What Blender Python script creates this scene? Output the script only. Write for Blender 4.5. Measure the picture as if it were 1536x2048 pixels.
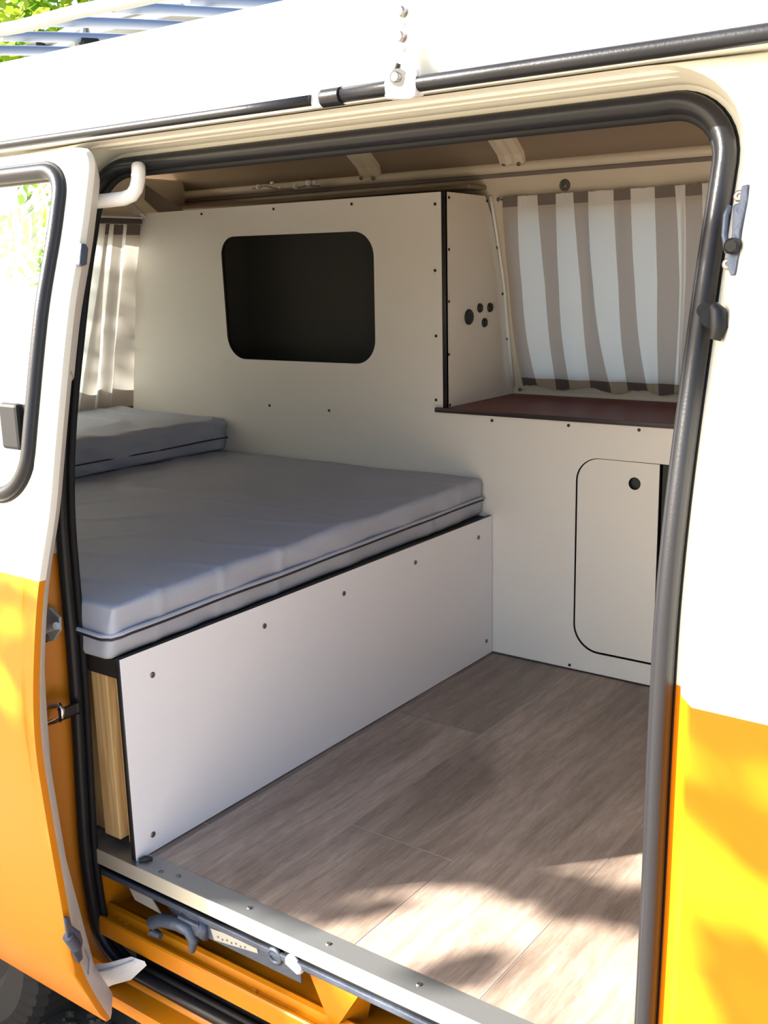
import bpy, bmesh, math, random
from mathutils import Vector, Matrix
R = math.radians
rnd = random.Random(7)
sc = bpy.context.scene
COL = sc.collection
for o in list(bpy.data.objects): bpy.data.objects.remove(o)

# ------------------------------------------------------------------ camera
YAW, PIT, ROL, FPX = -0.63280848, 0.22573064, -0.02329691, 2105.77
CAMZ = 1.05
def rotz(a): c, s = math.cos(a), math.sin(a); return Matrix(((c,-s,0),(s,c,0),(0,0,1)))
def rotx(a): c, s = math.cos(a), math.sin(a); return Matrix(((1,0,0),(0,c,-s),(0,s,c)))
M3 = rotz(ROL) @ rotx(PIT) @ Matrix(((1,0,0),(0,0,-1),(0,1,0))) @ rotz(YAW)
cam_d = bpy.data.cameras.new('camera'); cam = bpy.data.objects.new('camera', cam_d); COL.objects.link(cam)
m = Matrix.Identity(4)
for i in range(3):
    m[i][0] = M3[0][i]; m[i][1] = -M3[1][i]; m[i][2] = -M3[2][i]
m[2][3] = CAMZ
cam.matrix_world = m
cam_d.sensor_fit = 'VERTICAL'; cam_d.sensor_height = 36; cam_d.lens = FPX/2048*36
cam_d.clip_start = 0.02
sc.camera = cam
sc.view_settings.view_transform = 'Standard'; sc.view_settings.look = 'None'
sc.view_settings.gamma = 1; sc.view_settings.use_curve_mapping = False
sc.view_settings.exposure = 0.6

# ------------------------------------------------------------------ light
SUN_EL, SUN_STR, SKY_STR = R(30), 26.0, 0.36
LD = Vector((math.cos(SUN_EL)*.732, math.cos(SUN_EL)*.681, -math.sin(SUN_EL)))   # travel direction
sd = bpy.data.lights.new('sun', 'SUN'); sd.energy = SUN_STR; sd.angle = R(0.55); sd.color = (1.0, .95, .86)
so = bpy.data.objects.new('sun', sd); COL.objects.link(so)
so.rotation_euler = LD.to_track_quat('-Z', 'Y').to_euler(); so.location = (-4, -4, 6)
w = bpy.data.worlds.new('sky'); sc.world = w; w.use_nodes = True
nt = w.node_tree; nt.nodes.clear()
sky = nt.nodes.new('ShaderNodeTexSky'); sky.sky_type = 'NISHITA'; sky.sun_disc = False
sky.sun_elevation = SUN_EL; sky.sun_rotation = math.atan2(-1, -1); sky.air_density = 1.0; sky.dust_density = 2.5
bg = nt.nodes.new('ShaderNodeBackground'); bg.inputs[1].default_value = SKY_STR
wo = nt.nodes.new('ShaderNodeOutputWorld')
nt.links.new(sky.outputs[0], bg.inputs[0]); nt.links.new(bg.outputs[0], wo.inputs[0])

# ------------------------------------------------------------------ helpers
def ray(px, py):
    return M3.transposed() @ Vector(((px-768)/FPX, (py-1024)/FPX, 1))
def at(px, py, ax, v):
    d = ray(px, py); i = 'xyz'.index(ax); o = (0, 0, CAMZ)[i]
    t = (v-o)/d[i]; return Vector((d.x*t, d.y*t, CAMZ+d.z*t))
def interp(z, T):
    if z <= T[0][0]: return T[0][1]
    for (a, b), (c, d) in zip(T, T[1:]):
        if z <= c: return b+(d-b)*(z-a)/(c-a)
    return T[-1][1]
def smoothI(z, T, h=.04):
    return sum(interp(z+h*k, T) for k in (-1, -.5, 0, .5, 1))/5
YS = [(-.5,1.14),(-.25,1.128),(-.1,1.11),(0,1.103),(.3,1.107),(.5,1.105),(.65,1.108),(.75,1.12),(.85,1.14),(.95,1.165),(1.05,1.19),(1.15,1.222),(1.2,1.235),(1.3,1.26)]
def ys(z): return smoothI(z, YS)
YD = [(-.32,1.05),(-.253,1.014),(-.144,.972),(-.077,.960),(.029,.953),(.12,.946),(.214,.940),(.305,.935),(.389,.940),(.47,.952),(.534,.963),(.59,.976),(.674,1.004),(.784,1.027),(.954,1.065),(1.04,1.087),(1.092,1.107),(1.169,1.128),(1.245,1.147)]
def yd(z): return smoothI(z, YD)

def nodes(m): m.use_nodes = True; t = m.node_tree; return t, t.nodes.get('Principled BSDF')
def mat(name, col, rough=.5, metal=0, spec=None, bump=None, coat=0, emis=None, var=None):
    m = bpy.data.materials.new(name); t, b = nodes(m)
    b.inputs['Base Color'].default_value = (*col, 1); b.inputs['Roughness'].default_value = rough; b.inputs['Metallic'].default_value = metal
    if spec is not None: b.inputs['Specular IOR Level'].default_value = spec
    if coat: b.inputs['Coat Weight'].default_value = coat; b.inputs['Coat Roughness'].default_value = .05
    if emis: b.inputs['Emission Color'].default_value = (*emis[0], 1); b.inputs['Emission Strength'].default_value = emis[1]
    tc = t.nodes.new('ShaderNodeTexCoord')
    if bump:
        n = t.nodes.new('ShaderNodeTexNoise'); n.inputs['Scale'].default_value = bump[0]; n.inputs['Detail'].default_value = 4
        bp = t.nodes.new('ShaderNodeBump'); bp.inputs['Strength'].default_value = bump[1]; bp.inputs['Distance'].default_value = .01
        t.links.new(tc.outputs['Object'], n.inputs['Vector']); t.links.new(n.outputs[0], bp.inputs['Height']); t.links.new(bp.outputs[0], b.inputs['Normal'])
    if var:      # (scale, amount) soft colour variation
        n = t.nodes.new('ShaderNodeTexNoise'); n.inputs['Scale'].default_value = var[0]; n.inputs['Detail'].default_value = 5
        r = t.nodes.new('ShaderNodeValToRGB'); a = var[1]
        r.color_ramp.elements[0].position = .3; r.color_ramp.elements[1].position = .7
        r.color_ramp.elements[0].color = (*[c*(1-a) for c in col], 1); r.color_ramp.elements[1].color = (*[min(1, c*(1+a)) for c in col], 1)
        t.links.new(tc.outputs['Object'], n.inputs['Vector']); t.links.new(n.outputs[0], r.inputs[0]); t.links.new(r.outputs[0], b.inputs['Base Color'])
    return m

CREAM = (.64, .62, .54); ORANGE = (.50, .165, .004)
def paint(name, zsplit):
    m = mat(name, CREAM, .3, spec=.2)
    t, b = nodes(m)
    tc = t.nodes.new('ShaderNodeTexCoord'); s = t.nodes.new('ShaderNodeSeparateXYZ'); c = t.nodes.new('ShaderNodeMath'); c.operation = 'LESS_THAN'; c.inputs[1].default_value = zsplit
    g = t.nodes.new('ShaderNodeNewGeometry')
    mx = t.nodes.new('ShaderNodeMixRGB'); mx.inputs[1].default_value = (*CREAM, 1); mx.inputs[2].default_value = (*ORANGE, 1)
    t.links.new(g.outputs['Position'], s.inputs[0]); t.links.new(s.outputs[2], c.inputs[0]); t.links.new(c.outputs[0], mx.inputs[0]); t.links.new(mx.outputs[0], b.inputs['Base Color'])
    return m
M = {}
M['body'] = paint('two_tone_body_paint', .577)
M['doorp'] = paint('two_tone_door_paint', .579)
M['cream'] = mat('cream_paint', CREAM, .25, coat=.5)
M['orange'] = mat('orange_paint', ORANGE, .32, spec=.25, var=(9, .12))
M['rubber'] = mat('black_rubber', (.012, .012, .014), .33, spec=.22, bump=(300, .05))
M['rubber2'] = mat('matt_black_rubber', (.008, .008, .009), .6, spec=.2)
M['black'] = mat('black_plastic', (.012, .012, .012), .5)
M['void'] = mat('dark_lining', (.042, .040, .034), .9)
M['void2'] = mat('recess_shade_black', (.008, .008, .008), .9)  # near black stands in for shade in gaps and recesses
M['lam'] = mat('off_white_laminate', (.73, .69, .62), .42, bump=(420, .12))
M['lamw'] = mat('pale_grey_laminate', (.79, .79, .83), .42, bump=(420, .12))
M['edge'] = mat('dark_panel_edge', (.02, .018, .018), .5)
M['screw'] = mat('screw_metal', (.22, .20, .18), .35, .9)
M['screwd'] = mat('dark_screw', (.05, .045, .04), .4, .7)
M['counter'] = mat('dark_red_brown_laminate', (.13, .022, .020), .45, spec=.35)
M['fab'] = mat('grey_canvas', (.37, .395, .475), .55, bump=(60, .06), var=(3, .05))
M['fabd'] = mat('dark_zip_cord', (.02, .02, .035), .6)
M['alu'] = mat('brushed_aluminium', (.30, .31, .31), .36, .8, bump=(200, .03))
M['aluf'] = mat('sunlit_aluminium_edge', (.60, .56, .46), .4, .5)  # same aluminium as the strip, sunlit brightness put into the colour
M['chrome'] = mat('chrome', (.7, .7, .7), .15, 1)
M['steel'] = mat('blue_grey_steel', (.07, .085, .12), .42, .4, bump=(60, .2))
M['tubew'] = mat('white_painted_tube', (.72, .71, .70), .35)
M['rack'] = mat('grey_rack_tube', (.14, .17, .24), .4, .2)
M['tray'] = mat('grey_tray', (.17, .17, .16), .6)
M['pine'] = mat('pine_wood', (.62, .40, .17), .55)
M['tire'] = mat('tyre_rubber', (.014, .014, .015), .8, spec=.2)
M['stone'] = mat('gauge_face', (.01, .03, .025), .3)
M['hem_dark'] = mat('dark_grey_hem', (.10, .085, .08), .9)
M['hem_light'] = mat('taupe_hem', (.36, .31, .25), .9)
M['hem_top'] = mat('grey_brown_hem', (.17, .14, .125), .9)
M['inner'] = mat('beige_inner_paint', (.60, .53, .42), .45)
M['roofin'] = mat('brown_shade_roof_skin', (.23, .175, .125), .8)  # brown shade and warm bounce put into the roof skin's colour
M['label'] = mat('label_paper', (.36, .34, .30), .6)
M['ballw'] = mat('white_fairy_ball', (.8, .8, .8), .5)
M['bark'] = mat('bark', (.12, .08, .05), .9, bump=(20, .6))

# pine grain
t, b = nodes(M['pine']); tc = t.nodes.new('ShaderNodeTexCoord'); mp = t.nodes.new('ShaderNodeMapping'); mp.inputs['Scale'].default_value = (60, 60, 3)
n = t.nodes.new('ShaderNodeTexNoise'); n.inputs['Scale'].default_value = 1; n.inputs['Distortion'].default_value = 1.5
r = t.nodes.new('ShaderNodeValToRGB'); r.color_ramp.elements[0].color = (.50, .30, .12, 1); r.color_ramp.elements[1].color = (.72, .50, .24, 1); r.color_ramp.elements[0].position = .35; r.color_ramp.elements[1].position = .65
t.links.new(tc.outputs['Object'], mp.inputs[0]); t.links.new(mp.outputs[0], n.inputs['Vector']); t.links.new(n.outputs[0], r.inputs[0]); t.links.new(r.outputs[0], b.inputs['Base Color'])

# plank vinyl
def plank_mat():
    m = mat('grey_oak_vinyl', (.2, .15, .12), .48); t, b = nodes(m); L = t.links.new
    N = lambda k: t.nodes.new(k)
    g = N('ShaderNodeNewGeometry'); tc = N('ShaderNodeTexCoord')
    cmb = N('ShaderNodeCombineXYZ'); mul = N('ShaderNodeMath'); mul.operation = 'MULTIPLY'; mul.inputs[1].default_value = 37
    L(g.outputs['Random Per Island'], mul.inputs[0]); L(mul.outputs[0], cmb.inputs[0]); L(mul.outputs[0], cmb.inputs[2])
    add = N('ShaderNodeVectorMath'); add.operation = 'ADD'; L(tc.outputs['Object'], add.inputs[0]); L(cmb.outputs[0], add.inputs[1])
    def noise(scale, vec, det=6, dist=0, rough=.6):
        mp = N('ShaderNodeMapping'); mp.inputs['Scale'].default_value = vec; L(add.outputs[0], mp.inputs[0])
        n = N('ShaderNodeTexNoise'); n.inputs['Scale'].default_value = scale; n.inputs['Detail'].default_value = det; n.inputs['Distortion'].default_value = dist; n.inputs['Roughness'].default_value = rough
        L(mp.outputs[0], n.inputs['Vector']); return n
    a = noise(2.2, (2.6, .8, 1), 5, .6)            # cloudy
    f = noise(24, (7, .7, 1), 8, .5, .75)             # fine grain
    wv = N('ShaderNodeTexWave'); wv.wave_type = 'RINGS'; wv.rings_direction = 'SPHERICAL'; mp = N('ShaderNodeMapping'); mp.inputs['Scale'].default_value = (5, .9, 5)
    L(add.outputs[0], mp.inputs[0]); L(mp.outputs[0], wv.inputs[0]); wv.inputs['Scale'].default_value = 2.0; wv.inputs['Distortion'].default_value = 9; wv.inputs['Detail'].default_value = 3; wv.inputs['Detail Scale'].default_value = .8
    r1 = N('ShaderNodeValToRGB'); e = r1.color_ramp.elements; e[0].position = .33; e[0].color = (.20, .148, .115, 1); e[1].position = .68; e[1].color = (.385, .305, .25, 1); L(a.outputs[0], r1.inputs[0])
    r2 = N('ShaderNodeValToRGB'); e = r2.color_ramp.elements; e[0].position = .36; e[0].color = (.74, .72, .71, 1); e[1].position = .64; e[1].color = (1.14, 1.13, 1.12, 1); L(f.outputs[0], r2.inputs[0])
    mx = N('ShaderNodeMixRGB'); mx.blend_type = 'MULTIPLY'; mx.inputs[0].default_value = 1; L(r1.outputs[0], mx.inputs[1]); L(r2.outputs[0], mx.inputs[2])
    r3 = N('ShaderNodeValToRGB'); e = r3.color_ramp.elements; e[0].position = .0; e[0].color = (.86, .86, .86, 1); e[1].position = .5; e[1].color = (1.04, 1.04, 1.04, 1); L(wv.outputs[0], r3.inputs[0])
    mx2 = N('ShaderNodeMixRGB'); mx2.blend_type = 'MULTIPLY'; mx2.inputs[0].default_value = .8; L(mx.outputs[0], mx2.inputs[1]); L(r3.outputs[0], mx2.inputs[2])
    rr = N('ShaderNodeMapRange'); rr.inputs[3].default_value = .80; rr.inputs[4].default_value = 1.06; L(g.outputs['Random Per Island'], rr.inputs[0])
    mx3 = N('ShaderNodeVectorMath'); mx3.operation = 'SCALE'; L(mx2.outputs[0], mx3.inputs[0]); L(rr.outputs[0], mx3.inputs[3])
    # knots
    vo = N('ShaderNodeTexVoronoi'); vo.inputs['Scale'].default_value = 1.7; mpk = N('ShaderNodeMapping'); mpk.inputs['Scale'].default_value = (1.6, .8, 1); L(add.outputs[0], mpk.inputs[0]); L(mpk.outputs[0], vo.inputs[0])
    rk = N('ShaderNodeValToRGB'); e = rk.color_ramp.elements; e[0].position = .008; e[0].color = (.35, .3, .3, 1); e[1].position = .03; e[1].color = (1, 1, 1, 1); L(vo.outputs[0], rk.inputs[0])
    mx4 = N('ShaderNodeMixRGB'); mx4.blend_type = 'MULTIPLY'; mx4.inputs[0].default_value = 1; L(mx3.outputs[0], mx4.inputs[1]); L(rk.outputs[0], mx4.inputs[2])
    L(mx4.outputs[0], b.inputs['Base Color'])
    bp = N('ShaderNodeBump'); bp.inputs['Strength'].default_value = .12; bp.inputs['Distance'].default_value = .003; L(f.outputs[0], bp.inputs['Height']); L(bp.outputs[0], b.inputs['Normal'])
    return m
M['plank'] = plank_mat()
M['groove'] = mat('plank_joint', (.55, .48, .42), .6)

def translucent(name, col, tr, rough=.8):
    m = bpy.data.materials.new(name); t, b = nodes(m)
    b.inputs['Base Color'].default_value = (*col, 1); b.inputs['Roughness'].default_value = rough; b.inputs['Specular IOR Level'].default_value = .15
    tl = t.nodes.new('ShaderNodeBsdfTranslucent'); tl.inputs[0].default_value = (*col, 1)
    mx = t.nodes.new('ShaderNodeMixShader'); mx.inputs[0].default_value = tr
    out = t.nodes['Material Output']
    t.links.new(b.outputs[0], mx.inputs[1]); t.links.new(tl.outputs[0], mx.inputs[2]); t.links.new(mx.outputs[0], out.inputs[0])
    return m
M['cw'] = translucent('white_cotton_stripe', (.82, .81, .78), .4)
M['cb'] = translucent('taupe_cotton_stripe', (.49, .44, .395), .3)
M['leaf'] = translucent('green_leaf', (.16, .30, .03), .5, .45)
M['leafb'] = translucent('yellow_green_leaf', (.42, .52, .06), .55, .45)

def glass_mat(name, tint=(.9, .93, .92), refl=.05):
    m = bpy.data.materials.new(name); t, b = nodes(m); t.nodes.remove(b)
    tr = t.nodes.new('ShaderNodeBsdfTransparent'); tr.inputs[0].default_value = (*tint, 1)
    gl = t.nodes.new('ShaderNodeBsdfGlossy'); gl.inputs['Roughness'].default_value = .01
    fr = t.nodes.new('ShaderNodeMath'); fr.operation = 'POWER'; fr.inputs[1].default_value = 4; lw = t.nodes.new('ShaderNodeLayerWeight'); lw.inputs[0].default_value = .5; t.links.new(lw.outputs['Facing'], fr.inputs[0])
    ad = t.nodes.new('ShaderNodeMath'); ad.operation = 'ADD'; ad.inputs[1].default_value = refl
    mx = t.nodes.new('ShaderNodeMixShader')
    t.links.new(fr.outputs[0], ad.inputs[0]); t.links.new(ad.outputs[0], mx.inputs[0]); t.links.new(tr.outputs[0], mx.inputs[1]); t.links.new(gl.outputs[0], mx.inputs[2])
    t.links.new(mx.outputs[0], t.nodes['Material Output'].inputs[0])
    return m
M['glass'] = glass_mat('window_glass')
M['glassd'] = glass_mat('door_window_glass', (.50, .54, .52), .45)

def link(name, me, parent=None, mats=None, smooth=False):
    o = bpy.data.objects.new(name, me); COL.objects.link(o)
    if mats:
        for k in (mats if isinstance(mats, (list, tuple)) else [mats]): me.materials.append(M[k])
    if parent is not None:
        o.parent = parent
        if parent.parent is None and parent.type == 'EMPTY': o.location = -parent.location
    if smooth:
        for p in me.polygons: p.use_smooth = True
    return o
def mesh_from(name, verts, faces, mats=None, parent=None, smooth=False, mi=None, recalc=True):
    me = bpy.data.meshes.new(name); me.from_pydata([tuple(v) for v in verts], [], faces); me.update()
    if mi:
        for p, k in zip(me.polygons, mi): p.material_index = k
    if recalc:
        bm = bmesh.new(); bm.from_mesh(me); bmesh.ops.recalc_face_normals(bm, faces=bm.faces); bm.to_mesh(me); bm.free()
    return link(name, me, parent, mats, smooth)
def tag(o, label=None, cat=None, group=None, kind=None):
    if label: o['label'] = label
    if cat: o['category'] = cat
    if group: o['group'] = group
    if kind: o['kind'] = kind
    return o
def empty(name, loc, label, cat, group=None):
    o = bpy.data.objects.new(name, None); COL.objects.link(o); o.location = loc; o.empty_display_size = .1
    return tag(o, label, cat, group)
def box(name, lo, hi, mats, parent=None, bev=.0, seg=2, rot=None):
    bm = bmesh.new(); bmesh.ops.create_cube(bm, size=1)
    lo = Vector(lo); hi = Vector(hi); c = (lo+hi)/2; s = hi-lo
    for v in bm.verts: v.co = Vector((v.co.x*s.x, v.co.y*s.y, v.co.z*s.z))
    if bev: bmesh.ops.bevel(bm, geom=bm.edges[:], offset=bev, segments=seg, affect='EDGES', profile=.5)
    if rot is not None: bmesh.ops.transform(bm, matrix=rot, verts=bm.verts)
    bmesh.ops.translate(bm, vec=c, verts=bm.verts)
    me = bpy.data.meshes.new(name); bm.to_mesh(me); bm.free()
    return link(name, me, parent, mats)
def tube_data(pts, r, n=12, closed=False, caps=True, flat=1.0, up=None):
    P = [Vector(p) for p in pts]; N = len(P); V = []; F = []
    rr = r if isinstance(r, (list, tuple)) else [r]*N
    prev = None
    for i in range(N):
        if closed: tg = P[(i+1) % N]-P[i-1]
        else: tg = P[min(i+1, N-1)]-P[max(i-1, 0)]
        tg.normalize()
        if up is not None: a = Vector(up)-tg*tg.dot(Vector(up))
        elif prev is None:
            u = Vector((0, 0, 1)) if abs(tg.z) < .9 else Vector((1, 0, 0)); a = u-tg*tg.dot(u)
        else: a = prev-tg*tg.dot(prev)
        a.normalize(); prev = a; b = tg.cross(a)
        for k in range(n):
            an = 2*math.pi*k/n; V.append(P[i]+(a*math.cos(an)+b*math.sin(an)*flat)*rr[i])
    for i in range(N if closed else N-1):
        j = (i+1) % N
        for k in range(n):
            l = (k+1) % n; F.append((i*n+k, i*n+l, j*n+l, j*n+k))
    if caps and not closed:
        F.append(tuple(range(n))[::-1]); F.append(tuple((N-1)*n+k for k in range(n)))
    return V, F
def tube(name, pts, r, mats, parent=None, n=12, **kw):
    V, F = tube_data(pts, r, n, **kw); o = mesh_from(name, V, F, mats, parent, smooth=True)
    if len(r if isinstance(r, (list, tuple)) else []) > 0 or len(pts) < 4: sharp(o, 50)
    for p in o.data.polygons:
        if len(p.vertices) > 4: p.use_smooth = False
    return o
def rpoly(pts, seg=8):
    """pts (a,b,r) -> rounded polygon"""
    out = []; N = len(pts)
    for i in range(N):
        p = Vector(pts[i][:2]); r = pts[i][2] if len(pts[i]) > 2 else 0
        if r <= 0: out.append((p.x, p.y)); continue
        a = (Vector(pts[i-1][:2])-p).normalized(); b = (Vector(pts[(i+1) % N][:2])-p).normalized()
        ang = a.angle(b); d = r/math.tan(ang/2); s = p+a*d; e = p+b*d
        c = p+(a+b).normalized()*(r/math.sin(ang/2))
        a0 = math.atan2(s.y-c.y, s.x-c.x); a1 = math.atan2(e.y-c.y, e.x-c.x); da = a1-a0
        while da > math.pi: da -= 2*math.pi
        while da < -math.pi: da += 2*math.pi
        for k in range(seg+1): th = a0+da*k/seg; out.append((c.x+r*math.cos(th), c.y+r*math.sin(th)))
    return out
def circ(cx, cy, r, n=20): return [(cx+r*math.cos(2*math.pi*k/n), cy+r*math.sin(2*math.pi*k/n)) for k in range(n)]
def plate(name, outer, holes, axis, pos, th, mats, parent=None):
    """flat board with holes; thickness from pos to pos+th along axis. mats=[face, edge]"""
    cu = bpy.data.curves.new(name+'_c', 'CURVE'); cu.dimensions = '2D'; cu.fill_mode = 'BOTH'
    for loop in [outer]+list(holes):
        s = cu.splines.new('POLY'); s.points.add(len(loop)-1); s.use_cyclic_u = True
        for q, p in zip(s.points, loop): q.co = (p[0], p[1], 0, 1)
    cu.extrude = abs(th)/2
    tmp = bpy.data.objects.new(name+'_t', cu); COL.objects.link(tmp)
    dg = bpy.context.evaluated_depsgraph_get(); me = bpy.data.meshes.new_from_object(tmp.evaluated_get(dg)); bpy.data.objects.remove(tmp)
    me.name = name
    c = pos+th/2
    for v in me.vertices:
        a, b, d = v.co
        v.co = (a, c+d, b) if axis == 'y' else ((c+d, a, b) if axis == 'x' else (a, b, c+d))
    bm = bmesh.new(); bm.from_mesh(me); bmesh.ops.remove_doubles(bm, verts=bm.verts, dist=1e-5); bmesh.ops.recalc_face_normals(bm, faces=bm.faces); bm.to_mesh(me); bm.free()
    me.materials.clear()
    ms = mats if isinstance(mats, (list, tuple)) else [mats]
    i = 'xyz'.index(axis)
    for p in me.polygons:
        p.material_index = 0 if abs(p.normal[i]) > .7 or len(ms) == 1 else 1
    return link(name, me, parent, list(ms))
def loft(name, rows, mats, parent=None, smooth=True, close_u=False, mi=None):
    n = len(rows[0]); V = [v for r in rows for v in r]; F = []; K = []
    for i in range(len(rows)-1):
        for k in range(n if close_u else n-1):
            l = (k+1) % n; F.append((i*n+k, i*n+l, (i+1)*n+l, (i+1)*n+k)); K.append(mi(i, k) if mi else 0)
    return mesh_from(name, V, F, mats, parent, smooth, K)
def sharp(o, deg=35):
    me = o.data
    bm = bmesh.new(); bm.from_mesh(me)
    for e in bm.edges:
        if len(e.link_faces) == 2 and e.calc_face_angle(0) > R(deg): e.smooth = False
    bm.to_mesh(me); bm.free()
    return o
def solid(o, th, off=0):
    md = o.modifiers.new('thick', 'SOLIDIFY'); md.thickness = th; md.offset = off; return o
def bevelmod(o, w=.002, s=2):
    md = o.modifiers.new('bev', 'BEVEL'); md.width = w; md.segments = s; md.limit_method = 'ANGLE'; return o
SCREW = {}
def screw(pos, nrm, parent, r=.0045, m='screw', name='screw'):
    k = (round(r, 4), m)
    if k not in SCREW:
        bm = bmesh.new()
        def ring(rad, z): return [bm.verts.new((rad*math.cos(2*math.pi*i/12), rad*math.sin(2*math.pi*i/12), z)) for i in range(12)]
        rs = [ring(r, -.001), ring(r, .0008), ring(r*.75, .0018), ring(r*.38, .0019), ring(r*.32, .0006)]
        for a, b in zip(rs, rs[1:]):
            for i in range(12): bm.faces.new((a[i], a[(i+1) % 12], b[(i+1) % 12], b[i]))
        bm.faces.new(rs[-1]); me = bpy.data.meshes.new('screw'); bm.to_mesh(me); bm.free(); me.materials.append(M[m]); SCREW[k] = me
    o = bpy.data.objects.new(name, SCREW[k]); COL.objects.link(o)
    if parent is not None: o.parent = parent
    base = parent.location if (parent is not None and parent.parent is None and parent.type == 'EMPTY') else Vector((0, 0, 0))
    o.location = Vector(pos)-base; o.rotation_euler = Vector(nrm).to_track_quat('Z', 'Y').to_euler()
    return o

# ================================================================== SETTING
D = 2.42                      # front plane of the cabinet wall
XR = -2.95
GZ = -.62
# outside ground
gr_m = mat('dry_dark_earth', (.10, .085, .07), .95, bump=(25, .9), var=(14, .35))
n = 60; rows = []
for i in range(n+1):
    row = []
    for j in range(n+1):
        x = -16+28*i/n; y = -16+32*j/n
        row.append((x, y, GZ+rnd.uniform(-.006, .006)))
    rows.append(row)
M['earth'] = gr_m
g = loft('ground', rows, 'earth'); tag(g, 'dark dry earth the van is parked on', 'ground', kind='structure')
M['bounce_ground'] = mat('pale_bounce_ground', (.40, .34, .26), .95, bump=(25, .6), var=(6, .2))  # unseen pale ground, added to bounce light inside
o = loft('ground', [[(-16+28*i/20, -16+16.5*j/20, GZ+.004) for j in range(21)] for i in range(21)], 'bounce_ground'); tag(o, 'pale unseen ground added to bounce light into the van', 'ground', kind='structure')
# clods of earth close to the step
V = []; F = []
for k in range(700):
    x = rnd.uniform(-2.3, -1.2); y = rnd.uniform(.85, 1.9); s = rnd.uniform(.005, .02); b0 = len(V)
    for dx, dy, dz in ((1,0,0),(-1,0,0),(0,1,0),(0,-1,0),(0,0,1),(0,0,-1)):
        V.append((x+dx*s*rnd.uniform(.6,1.2), y+dy*s*rnd.uniform(.6,1.2), GZ+.004+dz*s*.6))
    for a, b_, c in ((0,2,4),(2,1,4),(1,3,4),(3,0,4),(2,0,5),(1,2,5),(3,1,5),(0,3,5)): F.append((b0+a, b0+b_, b0+c))
o = mesh_from('earth_clods', V, F, 'earth'); tag(o, 'loose dark clods of earth lying below the door step', 'soil', kind='stuff')

# vinyl plank floor
xs = [-2.93, -2.56, -2.327, -2.094, -1.861, -1.628, -1.395, -1.163, -.930, -.698, -.465, -.232, 0, .235, .47, .7]
V = []; F = []; MI = []
joint = {6: [1.943], 7: [1.456, 2.66], 8: [], 9: [1.85], 5: [1.3], 10: [1.3]}
for i in range(len(xs)-1):
    ysn = [1.156]+joint.get(i, [1.9])+[2.80]
    for y0, y1 in zip(ysn, ysn[1:]):
        gx = .0009; b0 = len(V)
        nn = 12
        V += [(xs[i]+gx, y0+gx, 0), (xs[i+1]-gx, y0+gx, 0), (xs[i+1]-gx, y1-gx, 0), (xs[i]+gx, y1-gx, 0)]
        F.append((b0, b0+1, b0+2, b0+3)); MI.append(0)
b0 = len(V); V += [(-2.93, 1.156, -.0007), (.7, 1.156, -.0007), (.7, 2.8, -.0007), (-2.93, 2.8, -.0007), (-2.93, 1.156, -.018), (.7, 1.156, -.018), (.7, 2.8, -.018), (-2.93, 2.8, -.018)]
F += [(b0, b0+1, b0+2, b0+3), (b0+7, b0+6, b0+5, b0+4), (b0, b0+4, b0+5, b0+1), (b0+2, b0+6, b0+7, b0+3), (b0+1, b0+5, b0+6, b0+2), (b0+3, b0+7, b0+4, b0)]; MI += [1]*6
fl = mesh_from('floor', V, F, ['plank', 'groove'], None, mi=MI, recalc=False); tag(fl, 'grey brown oak plank vinyl floor of the van', 'floor', kind='structure')

# far side wall (inside), leaning in above the window sill
WY = [(-.05, 2.80), (.60, 2.80), (.69, 2.797), (.84, 2.765), (1.0, 2.738), (1.13, 2.70), (1.244, 2.662), (1.30, 2.652)]
def wy(z): return interp(z, WY)
WX0, WX1, WZ0, WZ1 = -1.50, -.62, .745, 1.205      # window opening
zz = [-.02, .3, .6, .69, WZ0, .84, .92, 1.0, 1.07, 1.13, WZ1, 1.244, 1.30]; xx = [-3.0, -2.4, -1.9, WX0, -1.1, WX1, 0, .7]
V = []; F = []
for z in zz:
    for x in xx: V.append((x, wy(z), z))
for i in range(len(zz)-1):
    for k in range(len(xx)-1):
        if WX0-.001 <= xx[k] < WX1-.001 and WZ0-.001 <= zz[i] < WZ1-.001: continue
        q = i*len(xx)+k; F.append((q, q+1, q+len(xx)+1, q+len(xx)))
o = mesh_from('wall_far', V, F, 'inner'); solid(o, .006, 0); tag(o, 'cream metal side wall of the van behind the curtains', 'wall', kind='structure')
# window glass in far wall
wv = [(WX0, wy(WZ0)+.02, WZ0), (WX1, wy(WZ0)+.02, WZ0), (WX1, wy(1.0)+.02, 1.0), (WX0, wy(1.0)+.02, 1.0), (WX1, wy(WZ1)+.02, WZ1), (WX0, wy(WZ1)+.02, WZ1)]
o = mesh_from('window_1', wv, [(0, 1, 2, 3), (3, 2, 4, 5)], 'glass', smooth=True); solid(o, .004); tag(o, 'side window pane behind the striped curtains', 'window', kind='structure')
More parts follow.
